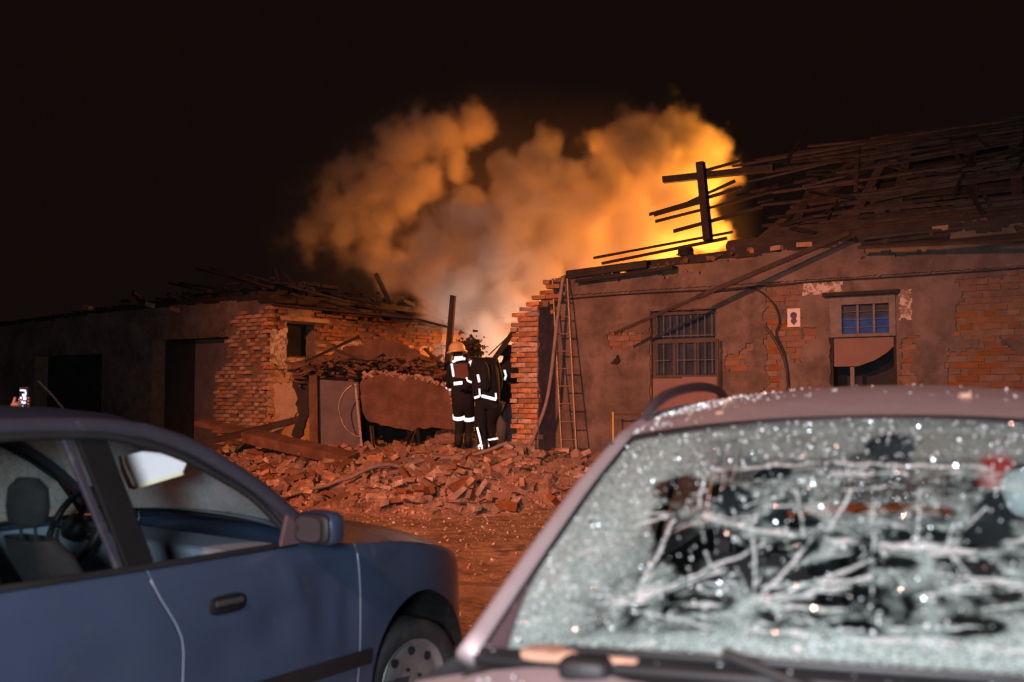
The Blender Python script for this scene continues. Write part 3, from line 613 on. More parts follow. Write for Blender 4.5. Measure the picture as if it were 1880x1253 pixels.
tag(ex.build('crushed_bricks', 'rubble'), 'dusty half buried bricks under the loose ones of the heap', 'rubble', kind='stuff')
rbm = []
for k in range(10):
    l = (.25, .25, .25, .25, .14, .12, .19, .2, .15, .25)[k]; b_ = B().box((0, 0, 0), (l, .12, .064), None, .005 if k < 6 else .013)
    o = b_.build('loose_brick', 'dusty_brick' if k % 3 else 'brick_red', bev=.004); rbm.append(o)
first = True; used = set()
for i in range(270):
    for _ in range(50):
        s, b = rspot(rr)
        if rr.random() < (.25 + .75 * sm(.2, 2.5, -b)): break
    k = rr.randrange(10)
    if k in used: o = rbm[k].copy(); COL.objects.link(o)
    else: o = rbm[k]; used.add(k)
    o.location = W(s, b, hz(s, b) + .07); o.rotation_euler = rot_pose(rr, 0)
    e_ = o.rotation_euler; tilt = max(abs(e_[0]), abs(e_[1]))
    size_ = ('whole' if k in (0, 1, 2, 3, 9) else 'three quarter' if k in (6, 7) else 'half')
    pose_ = 'lying flat' if tilt < .2 else 'lying tilted' if tilt < .6 else 'standing steeply'
    zone_ = 'under the fallen beams at left' if s < -5 else 'on the heap below the door leaf' if s < -3.4 else 'on the heap below the hanging slab' if s < -1.8 else "below the firefighters' feet" if s < -.6 else 'at the heap end near the ladder foot'
    lvl_ = 'low ' if -b > 2.2 else ''
    tag(o, ('dark red ' if k % 3 == 0 else 'orange ') + size_ + ' brick ' + pose_ + ' ' + lvl_ + zone_, 'brick', 'loose bricks on the heap')
for k in range(10):
    if k not in used: bpy.data.objects.remove(rbm[k])
def chunk(px, py, Y, d, rot, m, label, name='masonry_chunk', cat='masonry', jit=.02):
    o = tag(B().box((0, 0, 0), d, None, jit).build(name, m, bev=.008), label, cat); o.location = at(px, py, Y); o.rotation_euler = rot; return o
chunk(966, 868, 14.1, (.26, .2, .17), (.2, .1, .3), 'fragment', 'biggest squarish pink block of the heap, just left of the ladder foot')
chunk(1052, 873, 14.0, (.22, .2, .12), (.5, .3, .3), 'fragment', 'wedge shaped brick chunk at the right edge of the heap beside the silver car pillar', jit=.04)
chunk(905, 752, 15.6, (.22, .2, .3), (.2, .4, .8), 'fragment', 'rough masonry lump behind the right hand firefighter', jit=.04)
chunk(955, 832, 14.6, (.42, .24, .2), (.2, .1, .5), 'fragment', 'ragged lump of bonded bricks at the foot of the broken cross wall', jit=.05)
chunk(633, 850, 15.3, (.13, .1, .28), (.3, .4, .2), 'brick', 'upright broken brick pair at the top left of the heap', jit=.02)
chunk(655, 858, 15.2, (.16, .16, .16), (.4, .4, .2), 'panel_grey', 'grey round edged lump on the top left of the heap', jit=.05)
def plank(name, a, b, w, t, m, label, cat='board'):
    a, b = at(*a), at(*b); c = (a + b) / 2; o = tag(B().board(a - c, b - c, w, t, (0, -.3, 1), .008).build(name, m), label, cat); o.location = c; return o
plank('broken_lath', (862, 947, 12.9), (945, 937, 12.9), .045, .03, 'pale_wood', 'pale splintered lath lying level at the front edge of the heap')
plank('broken_lath', (896, 895, 13.5), (960, 907, 13.3), .06, .03, 'pale_wood', 'pale splintered lath tilted in the middle of the heap')
plank('broken_lath', (935, 925, 13.1), (1000, 932, 13.0), .05, .03, 'pale_wood', 'short pinkish lath lying behind the front one on the heap')
plank('fallen_beam', (455, 800, 16.2), (650, 845, 14.9), .26, .16, 'rust', 'thick brown beam slanting down to the right from under the torn corner', 'beam')
plank('fallen_beam', (365, 775, 17.6), (520, 808, 16.6), .22, .08, 'rust', 'brown board lying across the foot of the torn corner', 'beam')
plank('fallen_beam', (380, 812, 16.8), (560, 768, 17.2), .12, .08, 'old_wood', 'narrow beam crossing under the torn brick corner', 'beam')
plank('charred_post', (832, 543, 17.4), (820, 700, 17.4), .10, .10, 'charred', 'upright charred post rising behind the left hand firefighter', 'post')
plank('charred_post', (903, 665, 16.4), (945, 606, 16.2), .10, .08, 'charred', 'charred beam leaning against the broken cross wall', 'post')
plank('thin_rod', (897, 652, 16.3), (942, 610, 16.2), .02, .02, 'dark_steel', 'thin bent rod in front of the glow beside the cross wall', 'rod')
plank('steel_rod', (652, 705, 16.6), (666, 838, 16.3), .028, .028, 'steel', 'thin pale steel rod standing upright before the dark panel', 'rod')
plank('steel_rod', (682, 783, 16.9), (686, 835, 16.8), .05, .05, 'rust', 'short rusty prop under the big hanging slab', 'rod')
# door panel, big slab, sagging roof sheet, hollow below
def slab(name, pts, Y, th, m, label, cat='slab', rag=0):
    rg = random.Random(len(label)); pq = []
    for (xa, ya), (xb, yb) in zip(pts, pts[1:] + pts[:1]):
        n_ = max(1, int(math.hypot(xb - xa, yb - ya) / 7)) if rag else 1
        for i in range(n_): pq.append((xa + (xb - xa) * i / n_ + rag * rg.uniform(-2.2, 2.2) * (i > 0), ya + (yb - ya) * i / n_ + rag * rg.uniform(-3, 3) * (i > 0)))
    pts = pq
    P = [at(x, y, Y if not isinstance(Y, (tuple, list)) else Y[0] + (Y[1] - Y[0]) * (x - pts[0][0]) / 200) for x, y in pts]; c = sum(P, Vector()) / len(P)
    o = tag(B().prism([p - c for p in P], Vector((.1, 1, .05)).normalized() * th).build(name, m, bev=.006), label, cat); o.location = c; return o
slab('upright_door', [(580, 697), (658, 702), (664, 832), (582, 822)], 16.9, .05, 'panel_grey', 'dark upright door leaf standing in the wreckage left of the thin steel rod', 'door')
slab('door_post', [(567, 690), (582, 690), (584, 832), (568, 828)], 16.8, .12, 'rust', 'rusty upright post at the left edge of the dark door leaf', 'post')
slab('fallen_slab', [(660, 706), (668, 692), (700, 687), (740, 693), (772, 696), (818, 711), (832, 738), (838, 790), (800, 786), (768, 785), (757, 793), (735, 787), (700, 782), (672, 770), (664, 745)], 16.5, .09, 'rust', 'large rust brown slab with a torn edge hanging in the middle of the gap', rag=1)
slab('collapsed_roof_sheet', [(520, 664), (610, 650), (700, 618), (760, 640), (850, 690), (838, 712), (700, 690), (600, 700), (560, 690)], 18.3, .12, 'rust', 'sagging brown roof sheet draped over the wreckage below the side wall', 'roof sheet', rag=1.6)
slab('slab_and_crevice', [(500, 706), (548, 698), (552, 740), (540, 770), (512, 800), (494, 806), (505, 770)], 17.4, .1, 'plaster_smooth', 'tilted piece of tan plaster wall leaning under the torn corner', rag=1.4)
slab('slab_and_crevice', [(536, 690), (572, 684), (570, 748), (556, 800), (534, 812), (548, 760)], 17.1, .1, 'charred', 'blackened broken slab standing between the tan plaster and the rusty post', rag=1.6)  # black sheet standing in for the shade of the crevice
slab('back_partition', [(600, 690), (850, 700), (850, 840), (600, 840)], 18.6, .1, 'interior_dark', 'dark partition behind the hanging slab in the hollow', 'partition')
slab('pale_block', [(795, 632), (818, 628), (815, 678), (797, 668)], 19.5, .2, 'whitewash', 'pale block of wall left standing behind the charred post', 'masonry')  # plain pale block at the far end of the side wall
db = B(); rr2 = random.Random(5)
for i in range(420):
    px, py = rr2.uniform(540, 850), 0; py = 655 + 45 * rr2.random() + (px - 700) ** 2 * .0006; Y = rr2.uniform(16.9, 18.3)
    r_ = rr2.uniform(.03, .10); db.box(at(px, py, Y), (r_ * rr2.uniform(1, 5), r_, r_ * .5), Matrix.Rotation(rr2.uniform(-.6, .6), 3, 'Y') @ Matrix.Rotation(rr2.uniform(0, 3), 3, 'Z'), r_ * .15)
tag(db.build('wreckage', 'rust'), 'tangle of splinters and crushed boards on top of the collapsed bay', 'wreckage', kind='stuff')
for i, (a, b) in enumerate((((560, 700), (700, 690)), ((610, 640), (730, 690)), ((580, 668), (660, 660)), ((690, 660), (760, 712)), ((660, 618), (560, 664)), ((720, 830), (760, 790)), ((700, 800), (640, 840)), ((760, 790), (735, 850)), ((530, 680), (640, 700)), ((780, 640), (840, 700)))):
    m_ = 'old_wood' if i % 2 else 'charred'
    o = plank('splintered_board', (*a, 16.9 + .12 * i % 1.2), (*b, 17.2), .07, .03, m_, ('dark board running level just above the door leaf', 'long board sloping down right from the side window', 'short board in front of the sagging sheet near the window', 'board leaning down right across the middle of the wreckage', 'board rising right from the top of the door post', 'stick propped under the right half of the hanging slab', 'stick crossing low in front of the hollow, left of the slab prop', 'short stick under the middle of the hanging slab', 'flat board left of the door leaf top', 'board sloping down towards the orange helmet')[i]); o['group'] = 'splintered boards in the wreckage'
pp = spline([at(x, y, 16.5) for x, y in ((648, 706), (632, 720), (622, 745), (630, 780), (648, 798), (664, 803))], 24)
c = pp[0].copy(); tag(B().tube([p - c for p in pp], .012, 6).build('dangling_wire', 'steel', smooth=True), 'thin wire looping down left of the steel rod', 'wire').location = c
db = B()
for i in range(150):                      # brick and plaster bits caught on top of the slab and along the sheet
    px = rr2.uniform(668, 832); py = interp([(668, 692), (700, 687), (740, 693), (772, 696), (818, 711), (832, 738)], px) - 2 + rr2.gauss(0, 2); r_ = rr2.uniform(.015, .05)
    db.box(at(px, py, rr2.uniform(16.48, 16.62)), (r_ * rr2.uniform(1, 2), r_, r_ * .7), Matrix.Rotation(rr2.uniform(0, 6), 3, (rr2.random(), rr2.random(), rr2.random())), r_ * .25)
tag(db.build('brick_crumbs', 'fragment'), 'crumbs of brick lodged along the top of the hanging slab', 'rubble', kind='stuff')
# burnt shrub against the smoke
def leafy(name, label, c, r, n, m='foliage'):
    b = B()
    for i in range(n):
        d = Vector((rr2.gauss(0, .5), rr2.gauss(0, .5), rr2.gauss(0, .45))) * r; s_ = rr2.uniform(.02, .05)
        b.box(d, (s_ * 2, s_ * .3, s_), Matrix.Rotation(rr2.uniform(0, 6), 3, (rr2.random(), rr2.random(), rr2.random())))
    o = tag(b.build(name, m), label, 'bush'); o.location = c; return o
leafy('scorched_bush', 'scorched ragged bush on the broken eave in front of the smoke', at(862, 585, 21.5), .30, 700)
leafy('scorched_bush', 'small scorched bush just right of the orange helmet', at(862, 642, 18.5), .22, 500, 'old_wood')

# ------------------------------------------------------------------ people
def skinned(name, nodes, edges, m, parent, sub=2, root='pelvis'):
    keys = list(nodes); me = bpy.data.meshes.new(name)
    me.from_pydata([tuple(nodes[k][0]) for k in keys], [(keys.index(a), keys.index(b)) for a, b in edges], [])
    me.materials.append(MATS[m]); o = link(bpy.data.objects.new(name, me), parent); md = o.modifiers.new('skin', 'SKIN'); md.use_smooth_shade = True
    if not me.skin_vertices: return o
    for k, sv in zip(keys, me.skin_vertices[0].data):
        r_ = nodes[k][1]; sv.radius = (r_, r_) if not isinstance(r_, tuple) else r_
        sv.use_root = (k == root)
    s_ = o.modifiers.new('sub', 'SUBSURF'); s_.levels = sub; s_.render_levels = sub; return o
BODY = [('pelvis', 'spine'), ('spine', 'chest'), ('chest', 'neck'), ('neck', 'head'), ('head', 'crown'), ('chest', 'shL'), ('shL', 'elL'), ('elL', 'wrL'), ('wrL', 'haL'), ('chest', 'shR'), ('shR', 'elR'), ('elR', 'wrR'), ('wrR', 'haR'),
        ('pelvis', 'hpL'), ('hpL', 'knL'), ('knL', 'anL'), ('anL', 'toL'), ('pelvis', 'hpR'), ('hpR', 'knR'), ('knR', 'anR'), ('anR', 'toR')]
RAD = dict(pelvis=.15, spine=.155, chest=.17, neck=.075, head=.095, crown=.08, shL=.085, shR=.085, elL=.062, elR=.062, wrL=.048, wrR=.048, haL=.04, haR=.04, hpL=.115, hpR=.115, knL=.082, knR=.082, anL=.062, anR=.062, toL=.05, toR=.05)
def ring(b, p, q, t0, t1, r):             # tape band round a limb
    p, q = Vector(p), Vector(q); b.tube([p.lerp(q, t0), p.lerp(q, t1)], r, 14, False)
def fingers(b, w, h, up, n=5, r=.010):
    d = (h - w).normalized(); side = d.cross(Vector(up)).normalized(); nrm = side.cross(d)
    for k in range(4):
        o_ = h + side * (k - 1.5) * .021; l = (.07, .08, .075, .06)[k]
        b.tube([o_ - d * .02, o_ + d * l * .45 + nrm * .004, o_ + d * l * .8 - nrm * .018, o_ + d * l * .9 - nrm * .04], [r * 1.1, r, r * .9, r * .6], 7)
    b.tube([w.lerp(h, .4) - side * .03, h - side * .055, h + d * .03 - side * .06 - nrm * .02], [r * 1.25, r, r * .7], 7)
def firefighter(label, J, rad={}, helm=True, tank=True, tapes=(), panel=None, origin=None, trousers=None, tape_lines=(), helmcol='rubber'):
    base = origin or Vector((J['anL'].x * .5 + J['anR'].x * .5, J['anL'].y * .5 + J['anR'].y * .5, min(J['anL'].z, J['anR'].z) - .08))
    t = thing('firefighter', label, 'person', base); rd = dict(RAD); rd.update(rad)
    N_ = {k: (J[k] - base, rd[k] * (1.12 if k not in ('head', 'crown', 'neck') else 1)) for k in J}
    skinned('body', N_, BODY, 'suit', t)
    hd, cr = J['head'] - base, J['crown'] - base
    if helm:
        up = (cr - hd).normalized(); rings = B(); c = hd + up * .02; u = up.orthogonal().normalized(); w_ = up.cross(u); prof = [(-.06, .150), (-.04, .178), (-.02, .14), (.03, .14), (.075, .125), (.11, .09), (.13, .045), (.136, .008)]
        P = [[c + up * h + (u * math.cos(a) + w_ * math.sin(a)) * r_ for a in [2 * PI * k / 20 for k in range(21)]] for h, r_ in prof]
        hm_ = rings.grid(P).build('helmet', 'helmet', t, smooth=True)
        hm_.data.materials[0] = MATS[helmcol]
    if tank:
        ch, sp = J['chest'] - base, J['spine'] - base; bk = Vector((0, -1, 0)); B().tube([sp + bk * .2 - Vector((0, 0, .05)), sp + bk * .215, ch + bk * .23, ch + bk * .21 + Vector((0, 0, .1))], [.05, .075, .075, .03], 14).build('air_cylinder', 'suit', t, smooth=True)
    tb = B()
    for a, b, t0, t1, r_ in tapes: tb = B(); ring(tb, J[a] - base, J[b] - base, t0, t1, r_); tb.build('reflective_tape', 'reflective_tape', t)
    for pts, w_ in tape_lines:
        for a, b in zip(pts, pts[1:]): B().board(a - base, b - base, w_, .012, (0, -1, 0)).build('reflective_tape', 'reflective_tape', t)
    if panel: B().prism([p - base for p in panel], (0, .02, 0)).build('back_panel', 'back_panel', t, bev=.008)
    gb = B()
    for s_ in 'LR': fingers(gb, J['wr' + s_] - base, J['ha' + s_] - base, (0, 0, 1), r=.014)
    gb.build('gloves', 'suit', t, smooth=True)
    bb = B()
    for s_ in 'LR':
        a, to = J['an' + s_] - base, J['to' + s_] - base; bb.tube([a + Vector((0, 0, .14)), a, a.lerp(to, .5) - Vector((0, 0, .02)), to], [.07, .068, .062, .045], 12)
    bb.build('boots', 'rubber', t, smooth=True)
    return t
YA = 16.3; a_ = lambda x, y, d=0: at(x, y, YA + d)
JA = dict(pelvis=a_(850, 742), spine=a_(850, 715, -.02), chest=a_(848, 684, 0), neck=a_(842, 660, .05), head=a_(839, 645, .07), crown=a_(838, 632, .09), shL=a_(828, 676, .05), elL=a_(827, 700, .12), wrL=a_(822, 714, .3), haL=a_(818, 718, .36),
          shR=a_(869, 676, .05), elR=a_(872, 703, .1), wrR=a_(858, 716, .25), haR=a_(850, 716, .33), hpL=a_(841, 746), knL=a_(845, 776, .12), anL=a_(842, 812, -.1), toL=a_(838, 817, .12), hpR=a_(860, 746), knR=a_(862, 778, .15), anR=a_(860, 812, 0), toR=a_(860, 818, .2))
fa = firefighter('firefighter in an orange helmet seen from behind, leaning to the left before the hanging slab', JA, tank=False, helmcol='helmet',
    tapes=[('knL', 'hpL', .28, .5, .112), ('knR', 'hpR', .28, .5, .112), ('elR', 'wrR', .2, .42, .078), ('elL', 'wrL', .55, .9, .07), ('chest', 'neck', .75, .95, .12)],
    tape_lines=[([a_(829, 668, -.2), a_(831, 680, -.21), a_(833, 692, -.2)], .035), ([a_(862, 664, -.18), a_(866, 668, -.2), a_(865, 684, -.2)], .045), ([a_(834, 658, -.14), a_(850, 657, -.14)], .05), ([a_(833, 705, -.19), a_(849, 703, -.19)], .055), ([a_(853, 692, -.19), a_(862, 698, -.17), a_(867, 704, -.14)], .03)],
    panel=[a_(833, 668, -.21), a_(858, 667, -.21), a_(861, 690, -.21), a_(852, 696, -.21), a_(834, 694, -.21)])
YB = 15.5; b_ = lambda x, y, d=0: at(x, y, YB + d)
JB = dict(pelvis=b_(894, 738), spine=b_(893, 712, .05), chest=b_(890, 678, .12), neck=b_(886, 664, .34), head=b_(884, 676, .48), crown=b_(883, 684, .58), shL=b_(874, 670, .15), elL=b_(866, 700, .25), wrL=b_(858, 712, .42), haL=b_(853, 714, .5),
          shR=b_(908, 668, .15), elR=b_(916, 700, .25), wrR=b_(916, 712, .45), haR=b_(915, 716, .52), hpL=b_(886, 745), knL=b_(882, 785, .1), anL=b_(889, 826, -.05), toL=b_(889, 835, .16), hpR=b_(903, 745), knR=b_(900, 780, .15), anR=b_(905, 812, .15), toR=b_(907, 820, .34))
fbb = firefighter('firefighter bending forward with one leg straight, tape down the trouser leg, nearest the heap', JB, rad=dict(chest=.225, spine=.205, pelvis=.185, knL=.10, knR=.10, shL=.11, shR=.11, hpL=.13, hpR=.13),
    helm=True, tapes=[('anL', 'knL', .10, .2, .088), ('anR', 'knR', .12, .22, .088), ('elL', 'shL', -.02, .1, .085)],
    tape_lines=[([b_(871, 731, -.2), b_(880, 728, -.22)], .035), ([b_(884, 727, -.22), b_(911, 734, -.22)], .045), ([b_(880, 714, -.22), b_(881, 728, -.22)], .025), ([b_(910, 722, -.21), b_(911, 733, -.21)], .025), ([b_(877, 688, -.19), b_(880, 702, -.2)], .035), ([b_(876, 785, -.1), b_(881, 805, -.12), b_(884, 820, -.14), b_(888, 838, -.16)], .03)])
YC = 16.6; c_ = lambda x, y, d=0: at(x, y, YC + d)
JC = dict(pelvis=c_(929, 738), spine=c_(929, 715), chest=c_(930, 686), neck=c_(932, 664), head=c_(934, 650), crown=c_(935, 636), shL=c_(918, 676), elL=c_(916, 700, -.05), wrL=c_(925, 708, -.2), haL=c_(930, 706, -.26), shR=c_(948, 676), elR=c_(952, 702), wrR=c_(950, 720), haR=c_(950, 728),
          hpL=c_(922, 742), knL=c_(921, 778, -.05), anL=c_(921, 815), toL=c_(919, 822, -.15), hpR=c_(938, 742), knR=c_(938, 778), anR=c_(938, 815), toR=c_(938, 822, -.15))
fc = firefighter('firefighter half hidden behind the broken brick cross wall, only an arm and grey trousers showing', JC, tank=False, helm=True,
    tapes=[('elL', 'wrL', .3, .6, .075), ('shL', 'elL', .4, .6, .09)], tape_lines=[([c_(926, 680, -.2), c_(929, 690, -.22), c_(926, 698, -.22)], .035), ([c_(914, 690, -.16), c_(915, 702, -.16)], .03)])
B().tube([(JC['hpL'] - fc.location), (JC['knL'] - fc.location), (JC['anL'] - fc.location)], [.14, .115, .10], 12).tube([(JC['hpR'] - fc.location), (JC['knR'] - fc.location), (JC['anR'] - fc.location)], [.14, .115, .10], 12).build('trousers', 'trousers_grey', fc, smooth=True)
def upright(base, turn=0.):
    M = Matrix.Rotation(turn, 3, 'Z'); g_ = lambda x, y, z: Vector(base) + M @ Vector((x, y, z))
    return dict(pelvis=g_(0, 0, .95), spine=g_(0, 0, 1.12), chest=g_(0, .02, 1.33), neck=g_(0, .03, 1.50), head=g_(0, .05, 1.62), crown=g_(0, .04, 1.74), shL=g_(-.19, 0, 1.42), elL=g_(-.25, .04, 1.15), wrL=g_(-.22, .2, 1.0), haL=g_(-.2, .27, .98),
        shR=g_(.19, 0, 1.42), elR=g_(.25, .04, 1.15), wrR=g_(.22, .2, 1.0), haR=g_(.2, .27, .98), hpL=g_(-.1, 0, .9), knL=g_(-.11, .03, .5), anL=g_(-.11, 0, .09), toL=g_(-.12, .16, .05), hpR=g_(.1, 0, .9), knR=g_(.11, .03, .5), anR=g_(.11, 0, .09), toR=g_(.12, .16, .05))
hd_ = at(1262, 459, 17.2); fd = firefighter('firefighter on the roof, only the helmet and shoulders dark against the orange smoke', upright(hd_ - Vector((0, 0, 1.68)), .4), tank=False)
for c in fd.children:
    if c.name.startswith('helmet') : c.data.materials[0] = MATS['rubber']
# onlooker with a phone at the far left, hand raised above the blue car roof
pc = at(43, 731, 7.2); rx = pc + Vector((-.42, -.25, 0)); base = Vector((rx.x, rx.y, gheight(rx.x, rx.y)))
JE = upright(base, -.1); JE['elR'] = base + Vector((.30, .08, 1.12)); JE['wrR'] = pc + Vector((-.06, -.06, -.10)); JE['haR'] = pc + Vector((-.035, -.02, -.055))
on = thing('person', 'onlooker in dark clothes at the left edge holding up a lit phone', 'person', base)
skinned('body', {k: (JE[k] - base, RAD[k]) for k in JE}, BODY, 'suit', on)
hb = B(); wv, hv = JE['wrR'] - base, JE['haR'] - base
hb.tube([wv, wv.lerp(hv, .5), hv, hv + Vector((.01, .0, .02))], [.03, .036, .038, .028], 12)
for k in range(4): hb.tube([hv + Vector((.0, .022, -.02 + k * .02)), hv + Vector((.045, .032, -.012 + k * .021)), hv + Vector((.078, .022, -.01 + k * .021)), hv + Vector((.082, -.006, -.01 + k * .021))], [.011, .010, .009, .007], 7)
hb.tube([wv.lerp(hv, .6) + Vector((-.01, -.01, 0)), hv + Vector((-.012, -.022, .02)), hv + Vector((-.004, -.02, .06))], [.014, .012, .008], 7)
hb.build('hand', 'skin', on, smooth=True)
hh = JE['head'] - base; B().tube([hh + Vector((0, 0, z)) for z in (-.02, .03, .08, .115, .13)], [.10, .108, .10, .07, .02], 14).build('hair', 'suit', on, smooth=True)
ph = thing('phone', 'lit smartphone held up at the left edge above the blue car roof', 'phone', pc, -.25)
B().box((0, .004, 0), (.074, .009, .152)).build('phone_body', 'black_trim', ph, bev=.003)
mat('screen_glass', [(.01, .01, .015)], .1, bump=0)
B().box((0, -.0025, 0), (.068, .002, .144)).build('screen', 'screen_glass', ph)
for x, z, w_, h_ in ((-.012, .055, .03, .012), (.014, .052, .018, .014), (.008, .02, .03, .02), (-.018, .0, .016, .014), (.014, -.004, .026, .022), (-.014, -.03, .026, .018), (.012, -.034, .02, .016), (-.002, -.058, .012, .010), (.022, .034, .012, .02)):
    B().box((x, -.0045, z), (w_, .001, h_)).build('lit_icon', 'phone_light', ph)

# ------------------------------------------------------------------ cars
def craze(o, fn):
    a = o.data.attributes.new('craze', 'FLOAT', 'POINT'); mw = o.matrix_basis
    a.data.foreach_set('value', [fn(v.co) for v in o.data.vertices])
class Car:
    def __init__(s, root, P, m):
        s.t = root; s.P = P; s.m = m
    def w(s, x):
        P = s.P; c = (P['xf'] + P['xr']) / 2; hl = (P['xf'] - P['xr']) / 2; u = min(1, abs((x - c) / hl)); return P['W'] / 2 * (1 - u ** P.get('pw', 5)) ** P.get('pq', .36)
    def bf(s, h): return 1 - .035 * ((h - .58) / .36) ** 2
    def belt(s, x): return interp(s.P['belt'], x)
    def hbot(s, x):
        h = .20 + .10 * sm(s.P['xf'] - .5, s.P['xf'], x)
        for xw, r_ in s.P['wheels']:
            d = abs(x - xw); ra = r_ + .035
            if d < ra: h = max(h, r_ + math.sqrt(max(0, ra * ra - d * d)) - .0)
        return h
    def side(s, x, k, sg):
        hb, ht = s.hbot(x), s.belt(x); h = hb + (ht - hb) * k
        bend = s.P.get('bend', 0) * sm(.93, .62, h) * sm(1.16, .3, x) * sm(-1.2, -.6, x)
        end = 1 - abs((x - (s.P['xf'] + s.P['xr']) / 2) / ((s.P['xf'] - s.P['xr']) / 2)) ** 10
        y = s.w(x) * s.bf(h)
        if k > .9: y -= .018 * ((k - .9) / .1) ** 2 * min(1, y / .3)
        for dx, dh, rx, rh, dep in s.P.get('dents', ()) if sg < 0 else ():
            q = ((x - dx) / rx) ** 2 + ((h - dh) / rh) ** 2
            if q < 6: y -= dep * math.exp(-q)
        xs_ = x + bend - .09 * (1 - end) * ((h - .45) / .4 if x > 0 else (h - .45) / .8) * (1 if x > 0 else -1)
        return Vector((xs_, sg * y, h))
    def body(s):
        P = s.P; cuts = P['cuts']; names = P['names']; cols = []
        c = (P['xf'] + P['xr']) / 2; hl = (P['xf'] - P['xr']) / 2; allx = [c + hl * math.sin(PI / 2 * (i / 70 - 1)) if i < 70 else c + hl * math.sin(PI / 2 * (i / 70 - 1)) for i in range(141)]
        for xw, r_ in P['wheels']: allx += [xw + (r_ + .034) * q for q in (-1, -.99, -.96, -.9, -.8, -.6, .6, .8, .9, .96, .99, 1)]
        allx += list(np.arange(-1.0, 1.4, .03)) + cuts; allx = sorted(set(round(x, 4) for x in allx))
        for sg in (-1, 1):
            for a, b, nm in zip(cuts, cuts[1:], names):
                xx = [x for x in allx if a - 1e-4 <= x <= b + 1e-4]
                b_ = B().grid([[s.side(x, k, sg) for k in [0, .03, .06] + [.1 + .8 * q / 24 for q in range(24)] + [.9, .92, .95, .975, 1]] for x in (xx if sg < 0 else xx[::-1])]); o = b_.build(nm, s.m, s.t, smooth=True)
            for x in P['seams']:
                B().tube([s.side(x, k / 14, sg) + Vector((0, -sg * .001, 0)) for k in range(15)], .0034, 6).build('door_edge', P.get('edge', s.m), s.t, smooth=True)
            for x in P['seams']:
                B().tube([s.side(x, k / 14, sg) + Vector((-.009, -sg * .003, 0)) for k in range(15)], .005, 6).build('door_gap', 'black_trim', s.t, smooth=True)
        def deck(x0, x1, nm, crown):
            xx = [x for x in allx if x0 - 1e-4 <= x <= x1 + 1e-4]
            G = []
            for x in xx:
                e = s.side(x, 1, 1); yw = e.y; G.append([Vector((e.x, yw * v_, e.z + crown * min(1, yw / .6) * (1 - abs(v_) ** 2.6))) for v_ in [math.sin(PI / 2 * (i / 12 - 1)) for i in range(25)]])
            return B().grid(G).build(nm, s.m, s.t, smooth=True)
        deck(P['cowl'], P['xf'], 'hood', P['crown'])
        if P['deck'] > P['xr'] + .1: deck(P['xr'], P['deck'], 'boot_lid', .04)
        else: deck(P['xr'], P['xr'] + .12, 'rear_ledge', .0)
        # inner tub, wheel wells
        tb = B(); W2 = P['W'] / 2 - .09
        tb.ab((P['xr'] + .25, -W2, .13), (P['xf'] - .35, W2, .22))
        for x in (P['cowl'] - .02, P['deck'] + .02): tb.ab((x - .02, -W2, .24), (x + .02, W2, s.belt(x) - .03))
        tb.build('floor_pan', 'interior_dark', s.t)
        for xw, r_ in P['wheels']:
            for sg in (-1, 1):
                a_ = [PI * i / 14 for i in range(15)]; ra = r_ + .03
                G = [[Vector((xw + ra * math.cos(t_), sg * (s.w(xw) * .985 - q), r_ + ra * math.sin(t_))) for q in (0, .3)] for t_ in a_]
                wb = B().grid(G); wb.prism([Vector((xw + ra * math.cos(t_), sg * (s.w(xw) * .985 - .3), r_ + ra * math.sin(t_))) for t_ in a_], (0, -sg * .01, 0)); wb.build('wheel_arch', 'black_trim', s.t)
                s.wheel(xw, sg * (s.w(xw) - .11), r_, sg, P.get('steer', 0) if xw > 0 else 0)
        for sg in (-1, 1):                # black side moulding
            xx = [x for x in allx if P['mold'][0] <= x <= P['mold'][1]]
            def mp(x, h): 
                hb, ht = s.hbot(x), s.belt(x); q = s.side(x, (h - hb) / (ht - hb), sg); return q + Vector((0, sg * .008, 0))
            B().grid([[mp(x, h) for h in (.368, .38, .42, .432)] for x in xx]).build('side_moulding', 'black_trim', s.t, solid=.012)
    def wheel(s, x, y, r_, sg, steer):
        w = bpy.data.objects.new('wheel', None); link(w, s.t); r_ -= .007; w.location = (x, y, r_ - .09); w.rotation_euler = (0, 0, steer)
        def lathe(prof, n=36):
            return B().grid([[Vector((rr_ * math.cos(2 * PI * k / n), sg * yy, rr_ * math.sin(2 * PI * k / n))) for k in range(n + 1)] for rr_, yy in prof])
        lathe([(r_ * .66, -.085), (r_ * .9, -.095), (r_ * .985, -.08), (r_, -.04), (r_, .04), (r_ * .985, .08), (r_ * .9, .097), (r_ * .74, .09), (r_ * .66, .075)]).build('tyre', 'rubber', w, smooth=True)
        lathe([(r_ * .68, -.08), (r_ * .64, .0), (r_ * .66, .078), (r_ * .69, .082), (r_ * .66, .07), (r_ * .60, .045), (r_ * .56, .05), (r_ * .40, .062), (r_ * .28, .045), (r_ * .16, .05), (.001, .055)]).build('rim', 'rim_steel', w, smooth=True)
        for k in range(8):
            h = B()
            a = 2 * PI * k / 8; c = Vector((r_ * .49 * math.cos(a), sg * .057, r_ * .49 * math.sin(a))); h.tube([c - Vector((0, .004, 0)), c + Vector((0, .004, 0))], .021, 12).build('rim_hole', 'black_trim', w)
        for k in range(4):
            a = 2 * PI * k / 4 + .3; c = Vector((r_ * .2 * math.cos(a), sg * .052, r_ * .2 * math.sin(a))); B().tube([c - Vector((0, .006, 0)), c + Vector((0, .006, 0))], .010, 6).build('wheel_nut', 'black_trim', w)
